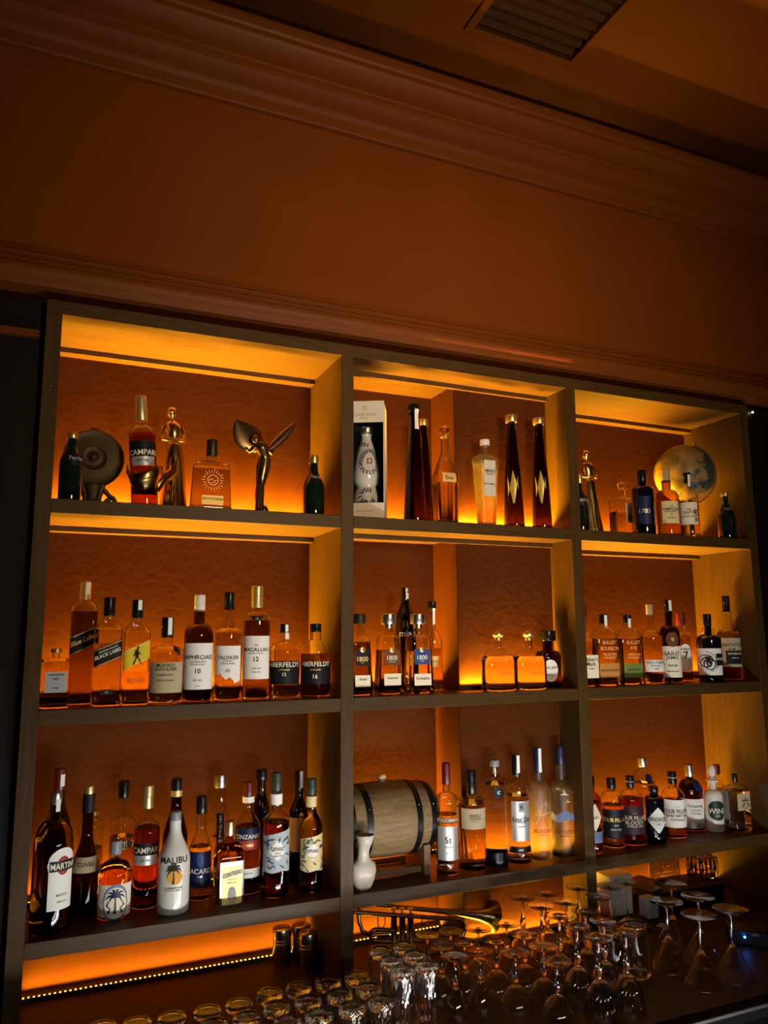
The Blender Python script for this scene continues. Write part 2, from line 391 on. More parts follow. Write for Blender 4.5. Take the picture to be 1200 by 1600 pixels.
# ------------------------------------------------------------------ bar counter
c = thing('bar_counter', 'dark wooden bar counter below the shelves with a steel front edge', 'counter', (1.4, 0, ZF))
def Cc(name, m, mat, **k):
    m.v = [(p[0]-1.4, p[1], p[2]-ZF) for p in m.v]; return build(name, m, mat, c, **k)
m = bx(-0.034, XF+PW, 0.0281, 0.281, S4-0.04, S4); m.box(-0.036, 3.4, -0.435, 0.028, S4-0.04, S4)
Cc('worktop', m, 'counter_top', bevel=0.002)
Cc('front_edge', bx(-0.036, 3.4, -0.470, -0.4355, S4-0.03, S4-0.001), 'steel_edge', bevel=0.003)
Cc('edge_strip', bx(-0.036, 3.4, -0.4740, -0.4690, S4-0.006, S4+0.0005), 'steel_bright')
Cc('edge_strip', bx(-0.036, 3.4, -0.4368, -0.4344, S4-0.004, S4+0.0012), 'steel_bright')
Cc('base_cabinet', bx(-0.036, 3.4, -0.41, 0.028, ZF, S4-0.041), 'cabinet_black')

# ------------------------------------------------------------------ bottles
TXT = {}
def text_mesh(s):
    """flat letters, height 1 = cap height, centred at 0"""
    if s in TXT: return TXT[s]
    cu = bpy.data.curves.new('letters', 'FONT'); cu.body = s; cu.align_x = 'CENTER'; cu.resolution_u = 3; cu.offset = 0.012
    o = bpy.data.objects.new('letters', cu)
    COL.objects.link(o)
    dg = bpy.context.evaluated_depsgraph_get(); dg.update()
    me = bpy.data.meshes.new_from_object(o.evaluated_get(dg))
    bm = bmesh.new(); bm.from_mesh(me)
    bmesh.ops.triangulate(bm, faces=bm.faces)
    for _ in range(2):
        long = [e for e in bm.edges if e.calc_length() > 0.35]
        if long: bmesh.ops.subdivide_edges(bm, edges=long, cuts=1); bmesh.ops.triangulate(bm, faces=bm.faces)
    vs = [v.co.copy() for v in bm.verts]; bm.verts.index_update()
    fs = [tuple(v.index for v in f.verts) for f in bm.faces]
    bm.free(); bpy.data.objects.remove(o); bpy.data.curves.remove(cu); bpy.data.meshes.remove(me)
    if vs:
        xs = [p.x for p in vs]; ys = [p.y for p in vs]
        cx, cy = (min(xs)+max(xs))/2, (min(ys)+max(ys))/2; h = max(ys)-min(ys)
        if h < 0.3: h = 0.7
        vs = [((p.x-cx)/h, (p.y-cy)/h) for p in vs]
    TXT[s] = (vs, fs)
    return TXT[s]

class Body:
    """outline of a bottle: superelliptic cross-sections along z"""
    def __init__(s, H, W, kd, sec, sh, rt, ts, tn, tc, nw):
        s.H, s.R, s.kd, s.box = H, W/2, kd, sec == 'b'
        s.nr = nw*W/2; s.rows = []; s.p = 7.0
        r0 = s.R; e = min(0.006, r0*0.15); zs, zn, zc = ts*H, tn*H, tc*H
        rtop = r0*rt
        def R(z): return r0+(rtop-r0)*z/zs
        for a in (0, 30, 60, 90): s.rows.append((e*(1-cos(radians(a))), R(0)-e+e*sin(radians(a)), 0.0))
        nb = 10 if rt != 1 else 6
        for i in range(1, nb+1):
            z = e+(zs-e)*i/nb; s.rows.append((z, R(z), 0.0))
        for i in range(1, 11):
            q = i/10
            if sh == 'r':
                a = q*pi/2; z = zs+(zn-zs)*sin(a)*0.97; r = s.nr+(rtop-s.nr)*cos(a)
                if i == 10: z, r = zn, s.nr
            elif sh == 's': z = zs+(zn-zs)*q; r = s.nr+(rtop-s.nr)*(0.5+0.5*cos(pi*q))
            else: z = zs+(zn-zs)*q; r = rtop+(s.nr-rtop)*q
            s.rows.append((z, r, q))
        zt = max(zc, zn)+0.012*H
        for i in range(1, 4): s.rows.append((zn+(zt-zn)*i/3, s.nr, 1.0))
        s.ztop = zt; s.zs, s.zn, s.zc = zs, zn, zc
    def at(s, z):
        R = s.rows
        if z <= R[0][0]: return R[0][1], R[0][2]
        for i in range(len(R)-1):
            if R[i][0] <= z <= R[i+1][0]:
                d = R[i+1][0]-R[i][0]; q = (z-R[i][0])/d if d > 1e-9 else 0
                return R[i][1]+(R[i+1][1]-R[i][1])*q, R[i][2]+(R[i+1][2]-R[i][2])*q
        return R[-1][1], R[-1][2]
    def ab(s, r, q):
        if not s.box: 
            k = s.kd+(1-s.kd)*q; return r, r*k, 2.0
        b = (r*s.kd)*(1-q)+s.nr*q if q > 0 else r*s.kd
        return r, b, (s.p-2)*(1-q)**1.5+2.0
    def ring(s, z, r, q, n, inset=0.0, mod=None):
        a, b, p = s.ab(r, q); a -= inset; b -= inset; a = max(a, 1e-4); b = max(b, 1e-4)
        out = []
        for j in range(n):
            t = 2*pi*(j+0.5)/n
            c_, s_ = cos(t), sin(t)
            if p > 2.01:
                # spread the points over the corners of the squarish section
                k = (abs(c_)**p+abs(s_)**p)**(-1.0/p)
                x, y = a*c_*k, b*s_*k
            else: x, y = a*c_, b*s_
            if mod:
                f = mod(t, z); x *= f; y *= f
            out.append((x, y, z))
        return out
    def on(s, x, z, off=0.0006):
        """wrap a flat drawing: x metres along the front (from the -Y line), z up"""
        r, q = s.at(z); a, b, p = s.ab(r, q)
        if s.box:
            u = max(-0.98, min(0.98, x/a)); return (a*u, -b*(1-abs(u)**p)**(1.0/p)-off, z)
        ph = x/max(a, 1e-4); return ((a+off)*sin(ph), -(b+off)*cos(ph), z)

def patch(mb, B, xc, hw, z0, z1, lo, hi, off, mi, cols=None):
    """label patch: lo/hi give its lower and upper edge (0..1) at u in -1..1"""
    n = cols or max(6, min(40, int(hw/0.0022)))
    rows = 5; vs = []
    for i in range(n+1):
        u = -1+2*i/n; a, b = lo(u), hi(u)
        for k in range(rows):
            z = z0+(z1-z0)*(a+(b-a)*k/(rows-1)); vs.append(B.on(xc+u*hw, z, off))
    fs = [(i*rows+k, (i+1)*rows+k, (i+1)*rows+k+1, i*rows+k+1) for i in range(n) for k in range(rows-1)]
    mb.add(vs, fs, mi)
def strokes(mb, B, lines, off, mi):
    """lines: list of (points, width) in the flat drawing"""
    for pts, w in lines:
        P = [Vector(p) for p in pts]; vs = []; ws = w if isinstance(w, (list, tuple)) else [w]*len(P)
        for i, p in enumerate(P):
            t = (P[min(i+1, len(P)-1)]-P[max(i-1, 0)]); t.normalize(); nrm = Vector((-t.y, t.x))*ws[i]/2
            vs += [B.on(p.x+nrm.x, p.y+nrm.y, off), B.on(p.x-nrm.x, p.y-nrm.y, off)]
        mb.add(vs, [(2*i, 2*i+1, 2*i+3, 2*i+2) for i in range(len(P)-1)], mi)
SHAPES = {
 'rect': (lambda u: 0, lambda u: 1),
 'oval': (lambda u: .5-.5*sqrt(max(0, 1-u*u)), lambda u: .5+.5*sqrt(max(0, 1-u*u))),
 'diamond': (lambda u: .5-.5*(1-abs(u)), lambda u: .5+.5*(1-abs(u))),
 'slant': (lambda u: .38*(u+1)/2, lambda u: .62+.38*(u+1)/2),
 'slant2': (lambda u: 0.02*sin(5*u), lambda u: .84+.08*(u+1)),
 'torn': (lambda u: max(0, .30-.28*(u+1)/2+.05*sin(9*u)+.03*sin(23*u)), lambda u: 1),
 'arch': (lambda u: 0, lambda u: .55+.45*sqrt(max(0, 1-u*u))),
 'vee': (lambda u: abs(u), lambda u: 1.0),
 'kite': (lambda u: .75*abs(u)+.10, lambda u: 1-.55*abs(u-.15)),
 'hills': (lambda u: .12+.1*sin(4*u), lambda u: .62+.3*sin(3*u+1)*cos(2*u)),
}
def circle(cx, cz, r, n=28): return [(cx+r*cos(2*pi*i/n), cz+r*sin(2*pi*i/n)) for i in range(n+1)]

def cap_mesh(B, cap, cr):
    z0, z1 = B.zc, B.H; r = cr; h = z1-z0; m = MB()
    if cap == 'glassball':
        m.lathe([(r*.62, z0), (r*.8, z0+.04*h), (r*.98, z0+.16*h), (r*.98, z0+.22*h), (r*.55, z0+.28*h)], 20)
        m.ball((0, 0, z0+.63*h), .37*h, 16, 9, sc=(min(1.5, r*.95/(.37*h)),)*2+(1,))
        return m, 'crystal'
    if cap == 'corkball':
        m.lathe([(B.nr*1.02, z0-.1*h), (B.nr*1.02, z0+.22*h)], 20); m.ball((0, 0, z0+.58*h), .42*h, 18, 10, sc=(r/(.42*h),)*2+(1,)); return m, 'cap_gold'
    if cap == 'roundcork':
        m.lathe([(B.nr*1.0, z0-.25*h), (B.nr*1.7, z0-.22*h), (B.nr*1.7, z0-.1*h), (B.nr*1.0, z0-.02*h)], 20); m.ball((0, 0, z0+.5*h), .5*h, 18, 10, sc=(r/(.5*h),)*2+(1,)); return m, 'cap_white'
    e = min(.1*h, r*.18)
    p = [(r*.97, z0), (r, z0+e*.4)]
    if cap in ('black', 'redcap', 'foilgold', 'navycap', 'greencap', 'whitecap', 'steelcap') and h > .03:
        zb = z0+.52*h; p += [(r, zb-.0012), (r*.955, zb-.0006), (r*.955, zb+.0006), (r, zb+.0012)]
    p += [(r, z1-e), (r*.985, z1-e*.4), (r*.93, z1), (r*.3, z1)]
    if cap == 'steelcap' and r > B.nr*1.35:
        p = [(B.nr*1.05, z0-.012), (B.nr*1.05, z0)] + [(r*.97, z0)] + p[1:]
    m.lathe(p, 28)
    mat = {'black': 'cap_black', 'darkcap': 'cap_dark', 'gold': 'cap_gold', 'goldcap': 'cap_gold', 'foilgold': 'cap_foilgold', 'steelcap': 'cap_steel',
           'coppercap': 'cap_copper', 'wood': 'cap_wood', 'whitecap': 'cap_white', 'greycap': 'cap_grey', 'redcap': 'cap_red', 'redwax': 'cap_red', 'greencap': 'cap_green', 'navycap': 'cap_navy'}[cap]
    return m, mat

FL = {'cut_glass_tequila_decanter': (18, .028, 0, .0, .62), 'frosted_agave_bottle': (9, .05, 14, .10, .72), 'faceted_whisky_decanter': (24, .022, 0, .03, .9), 'flared_liqueur_bottle': (12, .035, 0, .0, .75)}
def bottle(row):
    (name, label, x, y, z, H, W, kd, sec, sh, rt, ts, tn, tc, nw, cw, gl, liq, tl, cap, labs, ex) = row
    T = thing(name, label, 'bottle', (x, y, z), 0, None, ex.get('lean', 0))
    B = Body(H, W, kd, sec, sh, rt, ts, tn, tc, nw)
    if name == 'bell_tequila_bottle': B.p = 3.6
    n = 48 if B.box else 36
    fl = FL.get(name)
    if ex.get('flutes'): fl = (16, .03, 9, ex['flutes'][0], ex['flutes'][1])
    if 'ribbed' in label or name == 'dome_gin_bottle': fl = (14, .03, 0, .55, .98)
    mod = None
    if fl:
        n = 72
        def mod(t, zz):
            q = zz/H
            if q < fl[3]-1e-6 or q > fl[4]: return 1
            w = min(1, (q-fl[3])/.04, (fl[4]-q)/.04) if fl[3] > 0 else min(1, (fl[4]-q)/.04)
            return 1-fl[1]*max(0, w)*(0.5+0.5*cos(fl[0]*t+fl[2]*q))
        rows = []
        for i in range(len(B.rows)-1):
            a, b = B.rows[i], B.rows[i+1]; k = 3 if b[0]-a[0] > .01 else 1
            for j in range(k): rows.append(tuple(a[c]+(b[c]-a[c])*j/k for c in range(3)))
        rows.append(B.rows[-1]); B.rows = rows
    solid = gl in ('green', 'black', 'whiteglass')
    th = 0.0022; zb = 0.008
    m = MB()
    outer = [B.ring(zz, r, q, n, 0, mod) for zz, r, q in B.rows]
    has = bool(liq and tl and not solid)
    zl = min(tl*H, B.zn+.3*(B.zc-B.zn)) if has else 0
    if solid:
        m.loft(outer, True, True, True)
    else:
        # outer wall, then down the inner wall (only to the drink's surface, where drink and glass share one skin)
        zin = ([] if has else [zb, zb+.002])+([zl] if has else [])+[zz for zz, r, q in B.rows if zz > max(zb+.004, zl+.0015)]
        inner = []
        for i, zz in enumerate(zin):
            r, q = B.at(zz); inner.append(B.ring(zz, r, q, n, th+(.004 if (i == 0 and not has) else 0)))
        m.loft(outer+inner[::-1], True, True, not has)
    build('glass_body', m, gl, T, keep=True)
    if has:
        m = MB(); rings = []
        zz = [zb, zb+.002]+[q_[0] for q_ in B.rows if zb+.004 < q_[0] < zl-.0015]+[zl]
        for i, q_ in enumerate(zz):
            r, q = B.at(q_); rings.append(B.ring(q_, r, q, n, th+(.004 if i == 0 else 0)))
        m.loft(rings, True, True, False, 0)
        m.add(rings[-1], [tuple(range(n))], 1, False)
        build('drink', m, ['drink_'+liq, 'drink_surface'], T, keep=True)
    cr = cw*W/2
    m, mat = cap_mesh(B, cap, cr)
    build('stopper' if cap in ('glassball', 'corkball', 'roundcork') else 'cap', m, mat, T)
    # labels and lettering
    off = 0.0006
    for (t0, t1, hw, col, shp, ang, txts) in labs:
        z0, z1 = t0*H, t1*H; zm = (z0+z1)/2; r, q = B.at(zm)
        if B.box: half = hw*r; xc = ang*r
        else: half = hw*r; xc = ang*r
        m = MB(); mats = []
        def mi(nm):
            if nm not in mats: mats.append(nm)
            return mats.index(nm)
        if shp == 'ring':
            rr = min(half, (z1-z0)/2)
            c0 = [(circle(xc, zm, rr*.42), .0012), (circle(xc, zm, rr*.36), .0008)]
            for i in range(22):
                a = 2*pi*i/22; w = .5+.3*((i*7) % 3)/2
                c0.append(([(xc+rr*.58*cos(a), zm+rr*.58*sin(a)), (xc+rr*(.58+.4*w)*cos(a), zm+rr*(.58+.4*w)*sin(a))], .0016))
            c0.append(([(xc-rr*.3, zm-rr*.05), (xc-rr*.1, zm+rr*.1), (xc+rr*.1, zm-rr*.08), (xc+rr*.3, zm+.02*rr)], .0018))
            c0.append(([(xc-rr*.2, zm-rr*.2), (xc+rr*.2, zm-rr*.2)], .0014))
            strokes(m, B, c0, off, mi(col))
        elif col != 'none':
            lo, hi = SHAPES[shp]
            if not B.box and half > pi*r*.95: half = pi*r*.995
            patch(m, B, xc, half, z0, z1, lo, hi, off, mi(col))
            if shp in ('slant',) and half > .02:          # thin gilt borders along the slanted band
                h = z1-z0
                for e0 in (.025, .575):
                    strokes(m, B, [([(xc-half*.99+2*half*.99*i/12, z0+h*(e0+.38*i/12)) for i in range(13)], .0011)], off+.0003, mi('goldink'))
        slope = .38*(z1-z0)/(2*half) if shp == 'slant' else 0
        for (s, tcn, hm, tcol) in txts:
            vs, fs = text_mesh(s)
            if not vs: continue
            hm = hm*0.82
            wid = (max(p[0] for p in vs)-min(p[0] for p in vs))*hm
            lim = 1.86*half
            if shp in ('oval', 'diamond'):
                uz = abs(tcn*H-zm)/((z1-z0)/2); lim *= (sqrt(max(.05, 1-uz*uz)) if shp == 'oval' else max(.15, 1-uz))
            kx = min(1, lim/wid) if wid > 0 else 1
            cz = tcn*H
            m.add([B.on(xc+p[0]*hm*kx, cz+p[1]*hm+p[0]*hm*kx*slope, off+.0006) for p in vs], fs, mi(tcol), False)
        off += .0005
        if m.v: build('label' if col != 'none' else 'lettering', m, mats, T, angle=60)
    off += .0003
    la = labs[0][5]*B.R if (labs and not B.box) else 0
    def draw(nm, mats, lines_by_mat):
        m = MB()
        for i, L in enumerate(lines_by_mat): strokes(m, B, L, off, i)
        build(nm, m, mats, T, angle=60)
    if 'strip' in ex:
        t0, t1 = ex['strip']; m = MB(); vs = []
        rc = max(cr, B.nr)+.0008
        nn = 8; az_ = math.atan2(x-CAM_POS[0], y-CAM_POS[1])*.8; ph0, ph1 = .05-az_, .75-az_
        for i in range(nn+1):
            zz = H*(t0+(min(t1, 1.0)-t0)*i/nn); r_ = (cr if zz > B.zc else B.at(zz)[0])+.0012
            for j in range(5):
                ph = ph0+(ph1-ph0)*j/4; vs.append((r_*sin(ph), -r_*cos(ph), zz))
        m.add(vs, [(i*5+j, i*5+j+1, (i+1)*5+j+1, (i+1)*5+j) for i in range(nn) for j in range(4)])
        build('seal_strip', m, 'whitepaper', T)
    if 'darkbase' in ex:
        m = MB(); r, q = B.at(.05*H); patch(m, B, 0, r*3.13, .003, ex['darkbase']*H, lambda u: 0, lambda u: 1, .0006, 0, 36); build('base_sleeve', m, 'cap_black', T)
    if 'medal' in ex:
        m = MB(); zz = (labs[0][1])*H; p = B.on(0, zz, .0022)
        m.lathe([(.0078, 0), (.0078, .0012), (.006, .002), (.0055, .0012), (.004, .0016), (.001, .0018)], 24, axis='y', c=(p[0], p[1]+.001, p[2])); build('medallion', m, 'cap_gold', T)
    if 'badge' in ex:
        m = MB(); zz = B.zs+.5*(B.zn-B.zs)
        for i in range(3):
            p = B.on(.014+.005*i, zz-.004*i+.004, .001); m.ball(p, .0042, 12, 8); m.ball((p[0], p[1]-.001, p[2]-.006), .0038, 10, 6)
        build('metal_badge', m, 'dark_metal', T)
    if 'ears' in ex:
        for sx in (-1, 1):
            m = MB(); zz = B.zn+.01; pts = [(sx*(B.nr+.0055+.0085*cos(2*pi*i/18)), 0, zz+.011*sin(2*pi*i/18)) for i in range(18)]
            m.tube(pts, .0022, 8, closed=True); build('ear_handle', m, 'clear', T)
    if 'walker' in ex:
        t0, t1 = ex['walker']; a = (t1-t0)*H; z0 = t0*H
        L = [([(-.06*a, .62*a), (0, .80*a)], a*.16), ([(0, .42*a), (.02*a, .72*a)], [a*.16, a*.2]), ([(.0, .45*a), (-.1*a, .25*a), (-.16*a, .04*a), (-.22*a, .03*a)], a*.06),
             ([(.02*a, .45*a), (.14*a, .28*a), (.22*a, .08*a), (.28*a, .08*a)], a*.06), ([(.0, .66*a), (-.2*a, .5*a)], a*.05), ([(.02*a, .66*a), (.2*a, .62*a)], a*.05),
             ([(.0, .83*a), (.08*a, .86*a)], a*.1), ([(-.03*a, .92*a), (.13*a, .95*a)], a*.03), ([(0, .96*a), (.1*a, .98*a)], a*.09)]
        draw('striding_figure', ['ink'], [[([(p[0], p[1]+z0) for p in P], w) for P, w in L]])
    if 'palm' in ex:
        t0, t1, ang = ex['palm']; a = (t1-t0)*H; z0 = t0*H; r, q = B.at(z0+a/2); xo = ang*r
        trunk = [([(xo-.02*a, z0), (xo+.0*a, z0+.3*a), (xo-.01*a, z0+.62*a)], [.12*a, .07*a, .05*a])]
        fr = []
        for i, (dx, dz) in enumerate(((-.42, -.08), (-.36, .16), (-.16, .32), (.12, .33), (.34, .18), (.42, -.06), (-.28, -.2), (.28, -.2))):
            fr.append(([(xo+dx*a*k, z0+.64*a+dz*a*k+.14*a*sin(pi*k)) for k in (0, .3, .6, 1)], [.03*a, .11*a, .08*a, .01*a]))
        if ex.get('sun'):
            m = MB(); patch(m, B, xo+.06*a, .40*a, z0-.05*a, z0+.7*a, *SHAPES['oval'], off, 0); build('sun_print', m, 'sunorange', T)
            off += .0003
            draw('palm_print', ['ink'], [trunk+fr])
        else:
            side = [([(xo+s_*.28*a, z0+.02*a), (xo+s_*.2*a, z0+.2*a), (xo+s_*.34*a, z0+.34*a), (xo+s_*.26*a, z0+.5*a)], [.1*a, .05*a, .07*a, .02*a]) for s_ in (-1, 1)]
            draw('palm_print', ['navy'], [trunk+fr+side])
    if 'octo' in ex:
        t0, t1 = labs[0][0], labs[0][1]; a = (t1-t0)*H; zc_ = (t0+t1)/2*H; L = []
        for i in range(9):
            th0 = -.5+i*.72; pts = []
            for k in range(14):
                rr = a*(.06+.36*k/13); th_ = th0+.9*sin(k*.42+i); pts.append((rr*cos(th_)-.004, zc_+rr*sin(th_)*.9))
            L.append(([(px_+la, pz_) for px_, pz_ in pts], [.07*a*(1-k/15) for k in range(14)]))
        L.append(([(-.004+la, zc_-.05*a), (-.004+la, zc_+.2*a)], [.12*a, .2*a]))
        draw('octopus_print', ['ink'], [L])
    if 'leafy' in ex:
        t0, t1, hw = labs[0][0]*H, labs[0][1]*H, labs[0][2]; L = []; rnd = random.Random(len(label)); r = B.R
        for i in range(26):
            u = rnd.uniform(-1, 1); zz = t0+(t1-t0)*rnd.choice((rnd.uniform(.03, .3), rnd.uniform(.62, .86), rnd.uniform(.05, .85)))
            if abs(u-.1) < .5 and .26 < (zz-t0)/(t1-t0) < .75: u = .1+.75*(1 if u > .1 else -1)
            an = rnd.uniform(0, 6.3); ln = rnd.uniform(.005, .010); cx = u*r*1.05+la
            L.append(([(cx-ln*cos(an), zz-ln*sin(an)), (cx, zz), (cx+ln*cos(an), zz+ln*sin(an))], [.0004, .0035, .0004]))
        draw('leaf_print', ['leafink'], [L])
    if 'tree' in ex:
        L = []; rnd = random.Random(3)
        def br(x_, z_, an, ln, w):
            x2, z2 = x_+ln*cos(an), z_+ln*sin(an); L.append(([(x_, z_), (x2, z2)], w))
            if ln > .006:
                br(x2, z2, an+rnd.uniform(.25, .6), ln*.74, w*.75); br(x2, z2, an-rnd.uniform(.2, .55), ln*.74, w*.75)
        br(-.012+la-.3*B.R, .31*H, 1.15, .024, .0014)
        draw('tree_print', ['white_paint'], [L])
    if 'goose' in ex:
        a = .03; zc_ = .50*H; L = []; g0 = la-.1*B.R
        for (dx, dz, s_) in ((.006, .02, 1), (-.012, .035, .5), (.014, .0, .6)):
            L.append(([(g0+dx-.014*s_, zc_+dz), (g0+dx, zc_+dz+.003*s_), (g0+dx+.012*s_, zc_+dz-.002*s_)], [.001, .004*s_, .001])); L.append(([(g0+dx, zc_+dz), (g0+dx-.002*s_, zc_+dz+.016*s_)], [.005*s_, .0006]))
        draw('goose_print', ['white_paint'], [L])
    return T
